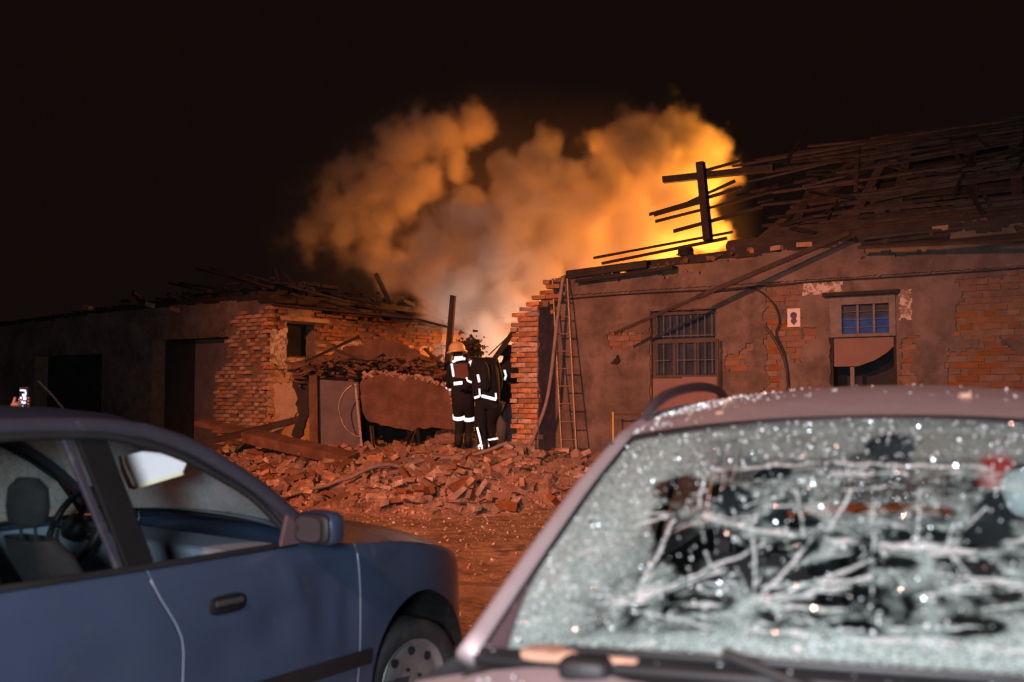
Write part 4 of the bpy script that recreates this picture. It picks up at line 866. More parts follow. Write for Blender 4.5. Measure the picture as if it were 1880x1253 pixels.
    def greenhouse(s):
        P = s.P; t = s.t
        A_, C_ = P['apillar'], P['cpillar']; rail = P['rail']     # lists of (x,|y|,z) for one side
        full = spline(A_, 18)[:-1] + spline(rail, 22) + spline(C_, 12)[1:]
        for sg in (-1, 1):
            B().tube([Vector((p.x, sg * p.y, p.z)) for p in full], [P.get('rp', .034)] * len(full), 10).build('roof_pillar', P.get('pm', s.m), t, smooth=True)
            fr = [Vector((x, sg * y, z)) for x, y, z in P['winframe']]; B().tube(spline(fr, 40), .016, 8).build('window_seal', 'black_trim', t, smooth=True)
            be = [Vector((x, sg * (P['W'] / 2 * .963 - .012), s.belt(x) + .004)) for x in np.linspace(P['winframe'][0][0], P['winframe'][-1][0], 14)]
            B().tube(be, .013, 8).build('belt_trim', 'black_trim', t, smooth=True)
            for (xa, za), (xb, zb), w_, m_ in P['posts']:
                ya, yb = s.gy(za), s.gy(zb); B().board((xa, sg * (ya - .012), za), (xb, sg * (yb - .012), zb), .02, w_, (1, 0, 0)).build('door_pillar', m_, t, bev=.005)
        # roof
        R1 = spline(rail, 22); ztop = P['rcrown']; L_ = len(R1)
        G = [[Vector((p.x + P['wtop'] * (1 - abs(v_) ** 2) * (1 - i / (L_ - 1)) - .10 * (1 - abs(v_) ** 2) * (i / (L_ - 1)), p.y * v_, p.z + .012 + (ztop(p.x)) * (1 - abs(v_) ** 2.2))) for v_ in np.linspace(-1, 1, 25)] for i, p in enumerate(R1)]
        B().grid(G).build('roof', s.m, t, smooth=True)
        B().grid([[p - Vector((0, 0, .045)) for p in r_] for r_ in G]).build('roof_lining', P.get('lining', 'headliner'), t, smooth=True)
        # windscreen and rear window
        def screen(nm, Q, bow0, bow1, m_, nu, nv, bulge, in_=.02):
            S_ = spline(Q, nv); G = []
            for j, p in enumerate(S_):
                k = j / nv; bow = bow0 + (bow1 - bow0) * k
                G.append([Vector((p.x + bow * (1 - u * u), (p.y - in_) * u, p.z + bulge * math.sin(PI * k) * (1 - u * u) + (P['bz'] * (1 - k) + ztop(p.x) * k) * (1 - u * u))) for u in np.linspace(-1, 1, nu)])
            return B().grid(G).build(nm, m_, t, smooth=True), G
        s.ws, s.wsG = screen('windscreen', A_, P['wbot'], P['wtop'], 'crazed_glass', P['res'][0], P['res'][1], .02)
        s.rw, _ = screen('rear_window', C_, -.10, -.10, 'crazed_dark', 40, 20, .02)
        craze(s.rw, lambda c: .85 + .5 * nz(c.y, c.z, 1, 3))
        for row, nm in ((0, 'windscreen_seal'), (-1, 'roof_seal')): B().tube(s.wsG[row], .011, 8).build(nm, 'black_trim', t, smooth=True)
        for col in (0, -1): B().tube([r_[col] + Vector((0, 0, .004)) for r_ in s.wsG], .010, 8).build('pillar_seal', 'black_trim', t, smooth=True)
    def gy(s, z): return s.P['W'] / 2 * .966 - .012 - .32 * max(0, z - s.P['b0'])
    def seats(s, m='interior_dark', xs_=(-.30, -1.15)):
        for x in xs_:
            for y in (-.36, .36):
                b = B(); prof = [(0, .45, .20), (.03, .62, .23), (-.03, .80, .235), (-.12, .96, .21), (-.16, 1.02, .15)]
                G = [[Vector((x + dx + .06 * math.cos(a), y + w_ * math.sin(a) * (1 if abs(math.sin(a)) < .9 else .98), z)) for a in [2 * PI * k / 16 for k in range(17)]] for dx, z, w_ in prof]
                b.grid(G); b.box((x + .25, y, .42), (.5, .46, .16)); b.build('seat', m, s.t, smooth=True)
                h = B(); h.grid([[Vector((x - .17 + .05 * q * math.cos(a), y + .125 * q * math.sin(a) , z)) for a in [2 * PI * k / 14 for k in range(15)]] for z, q in ((1.06, .5), (1.08, .9), (1.13, 1), (1.2, .92), (1.235, .5))]); h.tube([(x - .16, y - .05, .98), (x - .17, y - .05, 1.09)], .006, 6).tube([(x - .16, y + .05, .98), (x - .17, y + .05, 1.09)], .006, 6); h.build('headrest', m, s.t, smooth=True)
    def wheel_rim(s, c, r_=.185):
        b = B(); n = 28; ax = Vector((-.9, 0, .42)).normalized(); u = Vector((0, 1, 0)); w_ = ax.cross(u)
        b.tube([Vector(c) + (u * math.cos(2 * PI * k / n) + w_ * math.sin(2 * PI * k / n)) * r_ for k in range(n + 1)], .016, 8)
        for a in (0, PI, -PI / 2): b.tube([Vector(c), Vector(c) + (u * math.cos(a) + w_ * math.sin(a)) * r_], .014, 6)
        b.tube([Vector(c) - ax * .02, Vector(c) + ax * .03], .06, 12); b.tube([Vector(c), Vector(c) - ax * .3], .03, 8); b.build('steering_wheel', 'black_trim', s.t, smooth=True)
    def ellip(s, nm, c, r_, m, rz=0., e=.6, par=None):
        sp = lambda v_: math.copysign(abs(v_) ** e, v_); M = Matrix.Rotation(rz, 3, 'Z')
        G = [[Vector(c) + M @ Vector((r_[0] * sp(math.cos(p)) * sp(math.cos(q)), r_[1] * sp(math.cos(p)) * sp(math.sin(q)), r_[2] * sp(math.sin(p)))) for q in [2 * PI * k / 24 for k in range(25)]] for p in [PI * (k / 14 - .5) for k in range(15)]]
        return B().grid(G).build(nm, m, par or s.t, smooth=True)

# ---- blue saloon, its right side towards the photographer
hd = R(90 - 36); W1 = 1.67; d_ = Vector((math.cos(hd), math.sin(hd), 0)); v_ = Vector((-math.sin(hd), math.cos(hd), 0))
ctr = Vector((-1.28, 3.52, 0)) + v_ * (W1 / 2 * .966)
blue = thing('parked_car', 'blue saloon with broken windows and dented front door, parked at the left', 'car', ctr, hd)
PB = dict(pm='dark_reflection_blue', dents=[(.45, .62, .12, .10, .022), (.78, .66, .10, .14, .020), (.62, .80, .05, .07, -.010), (.95, .60, .07, .16, .016), (.20, .55, .14, .12, .015), (-.35, .55, .2, .14, .016), (.88, .80, .09, .03, .010), (-.1, .72, .08, .1, -.006), (1.3, .78, .12, .06, .012)], xf=2.21, xr=-2.08, W=W1, pw=5.5, pq=.40, b0=.92, bend=.13, steer=-.12,
    belt=[(-2.08, .78), (-1.95, .93), (-1.5, .955), (-.8, .935), (0, .926), (.7, .926), (.85, .915), (1.05, .885), (1.3, .865), (1.5, .835), (1.7, .79), (1.85, .745), (2.0, .68), (2.21, .56)],
    wheels=[(1.46, .292), (-1.10, .292)], cuts=[-2.08, -.92, .01, 1.03, 2.21], names=['rear_wing', 'rear_door', 'front_door', 'front_wing'], seams=[-.92, .01, 1.03], edge='edge_highlight_blue',
    cowl=.80, deck=-1.45, crown=.075, mold=(-.78, 1.12), bz=.03, wbot=.13, wtop=.10, rp=.033,
    apillar=[(.80, .790, .945), (.585, .735, 1.137), (.415, .695, 1.255), (.25, .665, 1.346), (.09, .645, 1.40)],
    rail=[(.09, .645, 1.40), (-.12, .635, 1.425), (-.5, .628, 1.43), (-.9, .64, 1.405), (-1.08, .655, 1.365)], cpillar=[(-1.08, .655, 1.365), (-1.3, .70, 1.20), (-1.50, .76, .97)],
    winframe=[(.70, .785, .937), (.53, .735, 1.12), (.37, .702, 1.225), (.22, .68, 1.305), (.07, .663, 1.358), (-.1, .655, 1.392), (-.44, .65, 1.397), (-.85, .66, 1.36), (-1.0, .68, 1.25), (-1.12, .77, .95)],
    posts=[((-.005, .93), (-.12, 1.395), .11, 'pillar_black'), ((-.085, .93), (-.215, 1.395), .030, 'dark_reflection_blue')], rcrown=lambda x: .055, res=(60, 30), lining='interior_dark')
mat('dark_plum', [(.10, .07, .08), (.14, .10, .11)], .4, .4, bump=0)
mat('edge_highlight_blue', [(.20, .28, .40), (.26, .34, .46)], .35, .3, bump=0)  # body blue lightened to paint a highlight along the door edges
cb = Car(blue, PB, 'blue_paint'); cb.body(); cb.greenhouse(); mat('seat_cloth', [(.010, .010, .012), (.022, .021, .024)], .95, scale=20, bump=.3); cb.seats('seat_cloth', (-.02, -.95)); cb.wheel_rim((.42, .36, .93))
cb.ws.data.materials[0] = MATS['crazed_dark']; craze(cb.ws, lambda c: 1.0 + .35 * nz(c.x, c.y, c.z, 5))
Mi = (Matrix.Translation(ctr) @ Matrix.Rotation(hd, 4, 'Z')).inverted()
def sidepane(nm, pts, m, sg, car=None, root=None):
    car = car or cb; root = root or blue
    b = B(); n = len(pts); c = Vector((sum(p[0] for p in pts) / n, 0, sum(p[1] for p in pts) / n))
    G = []
    for k in np.linspace(0, 1, 14): G.append([Vector((c.x + (p[0] - c.x) * k, 0, c.z + (p[1] - c.z) * k)) for p in [pts[i // 6].__class__((pts[i // 6][q] + (pts[(i // 6 + 1) % n][q] - pts[i // 6][q]) * (i % 6) / 6 for q in (0, 1))) for i in range(6 * n)] + [pts[0]]])
    for r_ in G:
        for p in r_: p.y = sg * (car.gy(p.z) - .02)
    return b.grid(G).build(nm, m, root)
fw = [(.68, .94), (.53, 1.11), (.37, 1.215), (.22, 1.295), (.07, 1.35), (-.08, 1.38), (.02, .94)]; rw_ = [(-.12, .94), (-.25, 1.385), (-.44, 1.39), (-.83, 1.35), (-1.0, 1.2), (-1.08, .95)]
o = sidepane('far_front_window', fw, 'crazed_dark', 1); craze(o, lambda c: .85 + .3 * nz(c.x, c.z, 0, 7))
o = sidepane('far_rear_window', rw_, 'crazed_dark', 1); craze(o, lambda c: .75 + .5 * nz(c.x, c.z, 0, 4))
o = sidepane('rear_door_window', rw_, 'crazed_dark', -1); craze(o, lambda c: max(0, -.25 + .5 * nz(c.x, c.z, 0, 4)))
B().ab((.50, -.70, .62), (.80, .70, .90)).build('dashboard', 'interior_grey', blue, bev=.03)
for sg in (1, -1): B().ab((-.9, sg * .72, .3), (.78, sg * .745, .90)).build('door_lining', 'interior_grey', blue, bev=.01)
P_ = [Vector(p) for p in (Mi @ at(x, y, 3.95) for x, y in ((222, 838), (262, 829), (318, 834), (343, 850), (336, 868), (300, 884), (243, 896), (238, 872), (226, 858)))]
TC = (Mi @ Vector((0, 0, EYE)) - P_[0]).normalized() * .014
B().prism(P_, -TC).build('sun_visor', 'visor', blue, bev=.004)
B().board(P_[6] + TC, P_[4] + TC, .012, .016).board(P_[0] + TC, P_[8] + TC, .02, .016).board(P_[8] + TC, P_[6] + TC, .026, .02).build('torn_visor_edge', 'foam', blue)
# mirror, handle, wiper, lamps
cb.ellip('mirror_housing', (.70, -.935, 1.005), (.055, .098, .068), 'blue_paint', .12, .55)
cb.ellip('mirror_surround', (.665, -.935, 1.005), (.03, .09, .062), 'black_trim', .12, .5)
B().prism([(.634, -.935 + .072 * math.copysign(abs(math.cos(a)) ** .6, math.cos(a)), 1.005 + .048 * math.copysign(abs(math.sin(a)) ** .6, math.sin(a))) for a in [2 * PI * k / 24 for k in range(24)]], (-.004, 0, 0)).build('mirror_glass', 'mirror_glass', blue)
cb.ellip('mirror_housing', (.70, .935, 1.005), (.055, .098, .068), 'blue_paint', -.12, .55)
for sg in (-1, 1): B().prism([(.60, sg * .795, .93), (.79, sg * .80, .93), (.66, sg * .765, 1.05)], (0, sg * .02, 0)).tube([(.70, sg * .79, .96), (.70, sg * .88, .975)], .022, 8).build('mirror_mount', 'dark_plum', blue, bev=.004)
for x, y in ((.335, -1), (-.62, -1), (.335, 1), (-.62, 1)):
    h = B(); yy = cb.w(x) * cb.bf(.75)
    cb.ellip('door_handle', (x, y * (yy - .004), .752), (.086, .015, .036), 'pillar_black', 0, .6); B().box((x, y * (yy + .013), .762), (.13, .012, .022)).build('handle_grip', 'interior_dark', blue, bev=.005)
for sg in (-1, 1):
    cb.ellip('headlight', (1.84, sg * .44, .60), (.12, .16, .06), 'lens_clear', -sg * .35, .6); cb.ellip('tail_light', (-1.93, sg * .62, .78), (.12, .15, .09), 'red_plastic', sg * .4, .6)
B().tube([(.86 + .02 * (1 - (y / .7) ** 2), y, .965) for y in (-.6, -.3, 0, .3)], .008, 6).build('wiper', 'black_trim', blue)
B().ab((2.12, -.3, .48), (2.17, .3, .58)).build('grille', 'black_trim', blue, bev=.01)
B().tube([Mi @ at(122, 758, 4.5), Mi @ at(98, 728, 4.6), Mi @ at(70, 700, 4.7)], .004, 6).build('aerial', 'black_trim', blue)

# ---- silver estate, nose towards the photographer
hr = math.atan2(-.927, -.375); W2_ = 1.70
silver = thing('parked_car', 'silver estate car with shattered windscreen and roof rails, facing the viewer at the right', 'car', (.891, 2.484, .0204), hr); ROLL = R(1.8); silver.rotation_euler = (ROLL, 0, hr)      # it leans on its flat near side tyres
rz_ = lambda x: interp([(-2.2, .03), (-1.8, .05), (-.9, .062), (-.2, .05), (.78, .03)], x)
PS = dict(xf=1.92, xr=-2.35, W=W2_, pw=5, pq=.36, b0=.95, bend=.05, steer=0,
    belt=[(-2.35, .80), (-2.2, .96), (-1.5, .98), (0, .97), (.70, .985), (.85, .985), (1.1, .955), (1.4, .90), (1.65, .83), (1.8, .74), (1.92, .60)],
    wheels=[(1.28, .31), (-1.40, .31)], cuts=[-2.35, -1.02, -.05, .88, 1.92], names=['rear_wing', 'rear_door', 'front_door', 'front_wing'], seams=[-1.02, -.05, .88],
    cowl=.84, deck=-2.2, crown=.07, mold=(-.95, .9), bz=.035, wbot=.13, wtop=.09, rp=.027,
    apillar=[(.80, .700, 1.02), (.46, .680, 1.165), (.12, .660, 1.30), (-.19, .64, 1.405)],
    rail=[(-.19, .64, 1.405), (-.5, .632, 1.45), (-1.0, .625, 1.475), (-1.6, .625, 1.465), (-2.0, .63, 1.43)], cpillar=[(-2.0, .63, 1.43), (-2.14, .68, 1.25), (-2.22, .76, .98)],
    winframe=[(.55, .775, .99), (.30, .745, 1.12), (.0, .70, 1.25), (-.3, .665, 1.35), (-.8, .65, 1.40), (-1.5, .65, 1.40), (-1.85, .66, 1.34), (-2.0, .74, 1.0)],
    posts=[((-.05, .98), (-.13, 1.40), .09, 'black_trim'), ((-1.05, .98), (-1.12, 1.41), .09, 'black_trim')], rcrown=rz_, res=(500, 270))
cs = Car(silver, PS, 'silver_paint'); cs.body(); cs.greenhouse(); cs.seats('interior_dark', (-.45, -1.35)); cs.wheel_rim((.30, .36, .97))
B().ab((.30, -.70, .60), (.80, .70, .94)).build('dashboard', 'interior_dark', silver, bev=.04)
for sg in (1, -1): B().ab((-1.9, sg * .72, .3), (.7, sg * .745, .94)).build('door_lining', 'interior_dark', silver, bev=.01)
for sg in (-1, 1):
    for nm_, q_, a_l in (('front_door_window', [(.50, 1.0), (.28, 1.11), (.0, 1.24), (-.10, 1.28), (-.06, 1.0)], .4), ('rear_door_window', [(-.10, 1.0), (-.14, 1.30), (-.3, 1.34), (-.8, 1.39), (-1.06, 1.39), (-1.04, 1.0)], .75), ('rear_side_window', [(-1.1, 1.0), (-1.15, 1.39), (-1.5, 1.39), (-1.83, 1.33), (-1.95, 1.0)], .85)):
        o = sidepane(nm_, q_, 'crazed_dark', sg, cs, silver); craze(o, lambda c, a_l=a_l: max(0, a_l + .4 * nz(c.x, c.z, 2, 6)))
MS = Matrix.Translation((.891, 2.484, .0204)) @ Matrix.Rotation(hr, 4, 'Z') @ Matrix.Rotation(ROLL, 4, 'X'); MSi = MS.inverted()
def topx(c):                              # where a point of the glass shows in the photograph: used to lay out the crack pattern on the glass
    p = MS @ c - Vector((0, 0, EYE)); yy = p.y * math.cos(TH) + p.z * math.sin(TH); zz_ = -p.y * math.sin(TH) + p.z * math.cos(TH)
    return CX + FPX * p.x / yy, CY - FPX * zz_ / yy
HOLES = [(1637, 824, 38, 21, 0), (1300, 1015, 85, 50, .1), (1250, 900, 45, 26, 0), (1345, 915, 40, 22, .3), (1455, 1012, 62, 20, -.35), (1490, 1060, 105, 22, -.2), (1300, 1108, 52, 16, 0), (1450, 1133, 62, 14, .05), (1560, 1030, 45, 18, -.3), (1640, 1033, 55, 12, 0), (1790, 1045, 55, 24, .2), (1850, 1085, 30, 20, 0), (1580, 890, 35, 45, 0), (1650, 910, 30, 28, 0), (1810, 985, 50, 30, 0), (1840, 930, 40, 26, 0), (1530, 1095, 70, 14, -.2), (1455, 955, 50, 16, .1), (1790, 1150, 60, 18, 0), (1700, 985, 60, 14, 0), (1400, 870, 60, 14, 0), (1560, 1150, 40, 10, 0), (1220, 960, 22, 36, 0)]
LINES = [(1165, 1105, 1330, 1045, 7), (1165, 1105, 1400, 1000, 6), (1165, 1105, 1235, 955, 8), (1165, 1105, 1120, 1000, 5), (1165, 1105, 1385, 1112, 8), (1165, 1105, 1010, 1075, 6), (1385, 1110, 1600, 1030, 7), (1385, 1110, 1560, 1075, 7), (1385, 1110, 1500, 985, 7), (1385, 1110, 1610, 1125, 8), (1385, 1110, 1380, 960, 6),
    (1290, 948, 1400, 975, 8), (1400, 975, 1600, 1000, 9), (1600, 1000, 1790, 1012, 12), (1790, 1012, 1900, 985, 8), (1160, 1120, 1300, 1150, 7), (1300, 1150, 1500, 1168, 8), (1500, 1168, 1700, 1180, 8), (1700, 1180, 1900, 1200, 8), (1520, 985, 1560, 900, 7), (1600, 1000, 1605, 920, 6), (1480, 985, 1460, 900, 6), (1680, 1010, 1690, 900, 5), (1390, 880, 1660, 868, 6), (1250, 868, 1500, 850, 6), (1500, 850, 1900, 862, 6), (1180, 960, 1280, 930, 6), (1280, 930, 1300, 840, 5), (1060, 1020, 1180, 960, 6), (1400, 1080, 1600, 1060, 6), (1640, 1050, 1900, 1070, 6), (1420, 1160, 1900, 1150, 5)]
r6 = random.Random(77)
for fx, fy, n_ in ((1165, 1105, 20), (1385, 1110, 22), (1600, 1000, 20), (1740, 1012, 16), (1290, 948, 10), (1820, 1070, 12)):
    for i in range(n_):
        a = r6.uniform(0, 2 * PI); l_ = r6.uniform(50, 220); ya = .45
        LINES.append((fx, fy, fx + math.cos(a) * l_, fy + math.sin(a) * l_ * ya, r6.uniform(2.5, 4)))
for i in range(40):
    x0, y0 = r6.uniform(1150, 1880), r6.choice((r6.uniform(850, 930), r6.uniform(1060, 1200))); l_ = r6.uniform(80, 300); LINES.append((x0, y0, x0 + l_, y0 + r6.uniform(-25, 25), r6.uniform(2.5, 4)))
def wcraze(c):
    x, y = topx(c); n1 = nz(c.y, c.x, 2, 9); n2 = nz(c.y, c.x, 5, 28); n3 = nz(c.y, c.x, 8, 70)
    ex_ = 905 + (1170 - y) * .79; dl = x - ex_
    m = .36 + .55 * n1 + .65 * n2 + .35 * n3
    m = max(m, .95 * sm(250, 60, dl + 60 * n1) + .12 * n2)
    m = max(m, .9 * sm(1140, 1185, y + 30 * n1))
    m = max(m * (1 - .45 * sm(870, 830, y) * sm(60, 200, dl)), .55 * sm(850, 835, y) + .2 * n1)
    for hx, hy, rx, ry, a in HOLES:
        if abs(x - hx) > rx * 1.6 + 20 or abs(y - hy) > ry * 1.6 + rx: continue
        dx, dy = x - hx, y - hy; u = (dx * math.cos(a) + dy * math.sin(a)) / rx; w_ = (-dx * math.sin(a) + dy * math.cos(a)) / ry
        m *= 1 - 1.0 * sm(1.3, 1.0, math.hypot(u, w_) + .35 * n1 + .22 * n2)
    for x0, y0, x1, y1, w_ in LINES:
        if x < min(x0, x1) - 15 or x > max(x0, x1) + 15 or y < min(y0, y1) - 15 or y > max(y0, y1) + 15: continue
        dx, dy = x1 - x0, y1 - y0; t = max(0, min(1, ((x - x0) * dx + (y - y0) * dy) / (dx * dx + dy * dy)))
        d = math.hypot(x - x0 - dx * t + 9 * n1, y - y0 - dy * t + 5 * n2); m = max(m, 1.9 * sm(w_ * .60, w_ * .2, d) * (.85 + .4 * n3))
    return max(0, m)
craze(cs.ws, wcraze)
# splinters standing out of the cracked screen, crumbs on the roof
G = cs.wsG; gb = B(); r3 = random.Random(21); gl = B()
for i in range(1500):
    a, b = r3.random(), r3.random(); j, k = int(a * (len(G) - 2)), int(b * (len(G[0]) - 2)); p = G[j][k]; n = (G[j][k + 1] - p).cross(G[j + 1][k] - p).normalized()
    if n.z < 0: n = -n
    x, y = topx(p); q = p + n * r3.uniform(.002, .008); s_ = r3.uniform(.0015, .0035) * (1.12 if i % 2 == 0 else 1)
    rot = Matrix.Rotation(r3.uniform(0, 6), 3, (r3.random() - .5, r3.random() - .5, r3.random() - .5))
    (gl if i % 3 == 0 else gb).box(q, (s_ * 1.6, s_, s_), rot, s_ * .3)
gb.build('glass_splinters', 'glass_crumb', silver)['kind'] = 'stuff'; gl.build('glass_glints', 'glint', silver)['kind'] = 'stuff'
rc = B()
def roofz(x, y): return interp([(-2.0, 1.43), (-1.6, 1.465), (-1.0, 1.475), (-.5, 1.45), (-.19, 1.405)], x) + .014 + rz_(x) * (1 - min(1, abs(y / .63)) ** 2.2)
for i in range(900):
    x = -.2 - abs(r3.gauss(0, .5)); y = -.62 + abs(r3.gauss(0, .16)) if i < 480 else r3.uniform(-.6, .6); s_ = r3.choice((.002, .003, .004, .006))
    if x < -1.9 or abs(y) > .62 or (i >= 480 and i % 4): continue
    rc.box((x, y, roofz(x, y) + s_ * .4), (s_ * 1.5, s_, s_), Matrix.Rotation(r3.uniform(0, 6), 3, (r3.random(), r3.random(), r3.random())), s_ * .2)
for i in range(260):
    x = r3.uniform(.9, 1.7); y = r3.uniform(-.7, .7); s_ = r3.choice((.003, .005)); rc.box((x, y, cs.belt(x) + .07 * (1 - abs(y / .8) ** 2.6) + .003), (s_ * 1.5, s_, s_), Matrix.Rotation(r3.uniform(0, 6), 3, 'X'), s_ * .2)
tag(rc.build('glass_crumbs', 'glass_crumb'), 'white crumbs of safety glass scattered on the silver roof and bonnet', 'glass', kind='stuff').matrix_world = MS
for p_, s_ in (((-.42, .28, 0), .018), ((-.62, -.42, 0), .014), ((-.30, -.38, 0), .012)):
    o = tag(B().box((0, 0, 0), (s_ * 1.6, s_ * 1.2, s_), None, s_ * .3).build('stone_chip', 'fragment', bev=.002), {.018: 'largest pinkish stone chip on the middle of the silver roof', .014: 'pebble sized chip on the silver roof near its left rail', .012: 'small pale chip on the silver roof just above the windscreen'}[s_], 'stone'); o.location = MS @ Vector((p_[0], p_[1], roofz(p_[0], p_[1]) + s_ * .5))
# black printed border of the screen, widest in the lower corners
for sg in (0, 1):
    Q = []
    for j in range(len(G)):
        wd_ = .012 + .085 * math.exp(-(j / len(G) / .16) ** 1.5); k_ = max(1, int(wd_ / 2 * len(G[0])))
        a = [G[j][k] if not sg else G[j][len(G[0]) - 1 - k] for k in (0, k_ // 2, k_)]; Q.append([p + Vector((.002, 0, .005)) for p in a])
    B().grid(Q).build('screen_border', 'dark_plum', silver, smooth=True)
B().grid([[p + Vector((.002, 0, .006)) for p in G[j][::6]] for j in (0, 3, 7)]).build('screen_border', 'black_trim', silver, smooth=True)
# roof rails, scuttle, wipers, mirror
for sg in (-1, 1):
    B().tube(spline([(-.36, sg * .635, 1.44), (-.50, sg * .625, 1.505), (-.75, sg * .618, 1.545), (-1.2, sg * .615, 1.565), (-1.6, sg * .618, 1.55), (-1.8, sg * .622, 1.505), (-1.88, sg * .625, 1.46)], 30), .018, 10).build('roof_rail', 'dark_plum', silver, smooth=True) if 'dark_plum' in MATS else None
sc_ = B(); sc_.grid([[p + Vector((.0, 0, -.004)), p + Vector((.05, 0, -.012)), p + Vector((.10, 0, -.02))] for p in G[0]]); sc_.build('scuttle', 'black_trim', silver, smooth=True)
for a, b in (((.86, -.50), (.90, .10)), ((.90, .0), (.88, .60))):
    n_ = 14; pts = []
    for i in range(n_):
        y = a[1] + (b[1] - a[1]) * i / (n_ - 1); k = int((y / .715 + 1) / 2 * (len(G[0]) - 1)); pts.append(G[6][max(0, min(len(G[0]) - 1, k))] + Vector((.012, 0, .016)))
    w_ = B().tube(pts, .007, 6); w_.tube([Vector((.99, b[1] - .03, 1.03)), pts[n_ // 2] + Vector((0, 0, .01))], .011, 8); w_.build('wiper', 'black_trim', silver)
cs.ellip('wiper_pivot', (.90, -.42, 1.045), (.035, .05, .022), 'black_trim')
for c, r_ in (((.86, -.50, 1.055), (.03, .06, .012)), ((.87, -.36, 1.052), (.025, .04, .012))): cs.ellip('leaf_litter', c, r_, 'fragment')
c = MSi @ at(1640, 822, 2.62); cs.ellip('rear_view_mirror', c, (.025, .062, .038), 'interior_dark', 0, .5)
B().tube([c + Vector((0, 0, .02)), c + Vector((.05, 0, .07))], .012, 8).build('mirror_stem', 'interior_dark', silver)
c = MSi @ at(1828, 880, 3.0); cs.ellip('red_bag', c, (.06, .055, .09), 'red_plastic', .3, .7)
c = MSi @ at(1885, 905, 2.9); cs.ellip('white_bag', c, (.06, .07, .075), 'white_cloth', .3, .8)
for sg in (-1, 1):
    if sg > 0: cs.ellip('mirror_housing', (.50, 1.0, 1.06), (.06, .10, .075), 'silver_paint', 0, .55); B().tube([(.50, sg * .80, 1.0), (.50, sg * .92, 1.03)], .025, 8).build('mirror_mount', 'black_trim', silver)
    cs.ellip('headlight', (1.72, sg * .58, .68), (.14, .17, .09), 'lens_clear', -sg * .5, .6)
    for x in (.45, -.55): cs.ellip('door_handle', (x, sg * (cs.w(x) - .0), .82), (.085, .02, .022), 'silver_paint')
B().ab((1.88, -.36, .52), (1.93, .36, .64)).build('grille', 'black_trim', silver, bev=.01)

# ------------------------------------------------------------------ smoke: a voxel cloud grown from puffs
PUFF = [  # px, py, radius px, depth, weight
    (1200, 300, 105, 24, 1), (1265, 265, 66, 24.5, .8), (1290, 330, 62, 24, 1), (1130, 290, 70, 24.5, .7), (1110, 360, 80, 23.5, 1), (1230, 400, 95, 22.5, 1), (1300, 420, 50, 22, 1), (1170, 450, 95, 22, 1), (1275, 240, 42, 24.5, .55), (1190, 250, 50, 24.8, .55),
    (995, 275, 44, 22, 1.1), (1010, 325, 62, 22, 1.1), (945, 335, 50, 22, 1), (960, 400, 90, 21.5, 1), (1060, 400, 70, 22, 1), (880, 420, 80, 21.5, 1), (1040, 470, 90, 21.5, 1), (930, 490, 95, 21, 1.1), (800, 470, 70, 21.5, .85), (740, 500, 60, 21.5, .6), (860, 540, 80, 20.8, 1), (940, 570, 75, 20.5, 1.1), (900, 620, 70, 20.3, 1), (1100, 520, 80, 22, .9), (790, 550, 60, 21, .6), (980, 520, 70, 20.8, 1),
    (850, 230, 55, 23, .55), (800, 250, 60, 23, .6), (740, 270, 65, 23.2, .55), (760, 340, 80, 23, .6), (680, 340, 75, 23.3, .5), (620, 400, 75, 23.5, .42), (690, 410, 70, 23, .42), (840, 310, 45, 23, .4), (580, 420, 60, 23.5, .3), (700, 470, 60, 22.5, .4)]
lo = Vector((-8.2, 18.4, .5)); hi = Vector((7.6, 27.6, 10.0)); RES = (290, 150, 172)
ng = bpy.data.node_groups.new('smoke', 'GeometryNodeTree'); ng.interface.new_socket('Geometry', in_out='INPUT', socket_type='NodeSocketGeometry'); ng.interface.new_socket('Geometry', in_out='OUTPUT', socket_type='NodeSocketGeometry')
nd, lk = ng.nodes, ng.links; go = nd.new('NodeGroupOutput')
vc = nd.new('GeometryNodeVolumeCube'); vc.inputs['Min'].default_value = lo; vc.inputs['Max'].default_value = hi
for q, r_ in zip(('Resolution X', 'Resolution Y', 'Resolution Z'), RES): vc.inputs[q].default_value = r_
pos = nd.new('GeometryNodeInputPosition')
def noiz(sc, det, rough, seed):
    n = nd.new('ShaderNodeTexNoise'); n.inputs['Scale'].default_value = sc; n.inputs['Detail'].default_value = det; n.inputs['Roughness'].default_value = rough
    a = nd.new('ShaderNodeVectorMath'); a.operation = 'ADD'; a.inputs[1].default_value = (seed, seed * 2, seed * 3); lk.new(pos.outputs[0], a.inputs[0]); lk.new(a.outputs[0], n.inputs['Vector']); return n
wn_ = noiz(.75, 3, .55, 3.); wv_ = nd.new('ShaderNodeVectorMath'); wv_.operation = 'MULTIPLY_ADD'; lk.new(wn_.outputs['Color'], wv_.inputs[0]); wv_.inputs[1].default_value = (1.5, 1.5, 1.5); wv_.inputs[2].default_value = (-.75, -.75, -.75)
wa = nd.new('ShaderNodeVectorMath'); wa.operation = 'ADD'; lk.new(pos.outputs[0], wa.inputs[0]); lk.new(wv_.outputs[0], wa.inputs[1])
def math_(op, a, b=None, c=None):
    m = nd.new('ShaderNodeMath'); m.operation = op
    for i, x in enumerate((a, b, c)):
        if x is None: continue
        if isinstance(x, (int, float)): m.inputs[i].default_value = x
        else: lk.new(x, m.inputs[i])
    return m.outputs[0]
acc = None
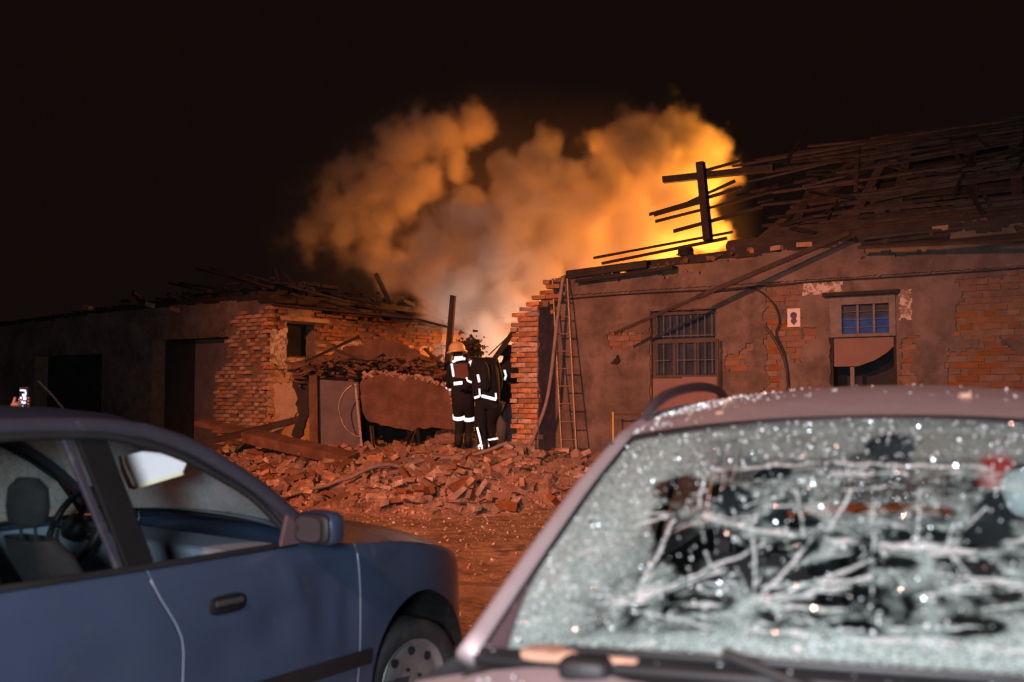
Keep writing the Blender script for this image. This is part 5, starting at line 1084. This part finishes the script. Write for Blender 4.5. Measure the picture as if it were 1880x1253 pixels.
for px, py, r_, Y, w_ in PUFF:
    c = at(px, py, Y); rm = r_ / FPX * Y * 1.12
    d = nd.new('ShaderNodeVectorMath'); d.operation = 'DISTANCE'; lk.new(wa.outputs[0], d.inputs[0]); d.inputs[1].default_value = c
    q = math_('MULTIPLY_ADD', d.outputs['Value'], -1. / rm, 1.0)        # 1 in the middle, 0 on the rim
    q = math_('MULTIPLY', q, w_) if w_ != 1 else q
    acc = q if acc is None else math_('SMOOTH_MAX', acc, q, .12)
n2 = noiz(1.5, 7, .60, 7.); e = math_('MULTIPLY_ADD', n2.outputs['Fac'], 1.45, -.80)
dn = math_('ADD', acc, e); mr = nd.new('ShaderNodeMapRange'); mr.interpolation_type = 'SMOOTHSTEP'; mr.inputs[1].default_value = .0; mr.inputs[2].default_value = .30; lk.new(dn, mr.inputs[0])
n3 = noiz(.5, 2, .5, 13.)
mr3 = nd.new('ShaderNodeMapRange'); mr3.inputs[1].default_value = .05; mr3.inputs[2].default_value = .7; mr3.inputs[3].default_value = .12; mr3.inputs[4].default_value = 1.; lk.new(acc, mr3.inputs[0])
hd_n = nd.new('ShaderNodeVectorMath'); hd_n.operation = 'SUBTRACT'; lk.new(wa.outputs[0], hd_n.inputs[0]); hd_n.inputs[1].default_value = (-.2, 23, 5.2)
hs_n = nd.new('ShaderNodeVectorMath'); hs_n.operation = 'MULTIPLY'; lk.new(hd_n.outputs[0], hs_n.inputs[0]); hs_n.inputs[1].default_value = (1 / 6.8, 1 / 3.8, 1 / 4.0)
hl_n = nd.new('ShaderNodeVectorMath'); hl_n.operation = 'LENGTH'; lk.new(hs_n.outputs[0], hl_n.inputs[0])
mh = nd.new('ShaderNodeMapRange'); mh.interpolation_type = 'SMOOTHSTEP'; mh.inputs[1].default_value = 1.; mh.inputs[2].default_value = .2; mh.inputs[3].default_value = 0; mh.inputs[4].default_value = .006; lk.new(hl_n.outputs['Value'], mh.inputs[0])
lk.new(math_('MULTIPLY_ADD', mr.outputs[0], mr3.outputs[0], mh.outputs[0]), vc.inputs['Density'])
sm_ = nd.new('GeometryNodeSetMaterial'); lk.new(vc.outputs[0], sm_.inputs[0]); lk.new(sm_.outputs[0], go.inputs[0])
mv = bpy.data.materials.new('smoke'); mv.use_nodes = True; nt = mv.node_tree; nt.nodes.remove(nt.nodes['Principled BSDF'])
pv = nt.nodes.new('ShaderNodeVolumePrincipled'); pv.inputs['Color'].default_value = (.86, .82, .78, 1); pv.inputs['Density'].default_value = 4.2; pv.inputs['Anisotropy'].default_value = .15
nt.links.new(pv.outputs[0], nt.nodes['Material Output'].inputs['Volume']); sm_.inputs['Material'].default_value = mv
me = bpy.data.meshes.new('smoke'); so = link(bpy.data.objects.new('smoke', me)); me.materials.append(mv); gm = so.modifiers.new('smoke', 'NODES'); gm.node_group = ng
tag(so, 'billowing smoke lit orange by the fire behind the buildings', 'smoke', kind='stuff')

for o in SC.objects:
    if o.parent is None and 'category' in o and 'kind' not in o: o['kind'] = 'thing'
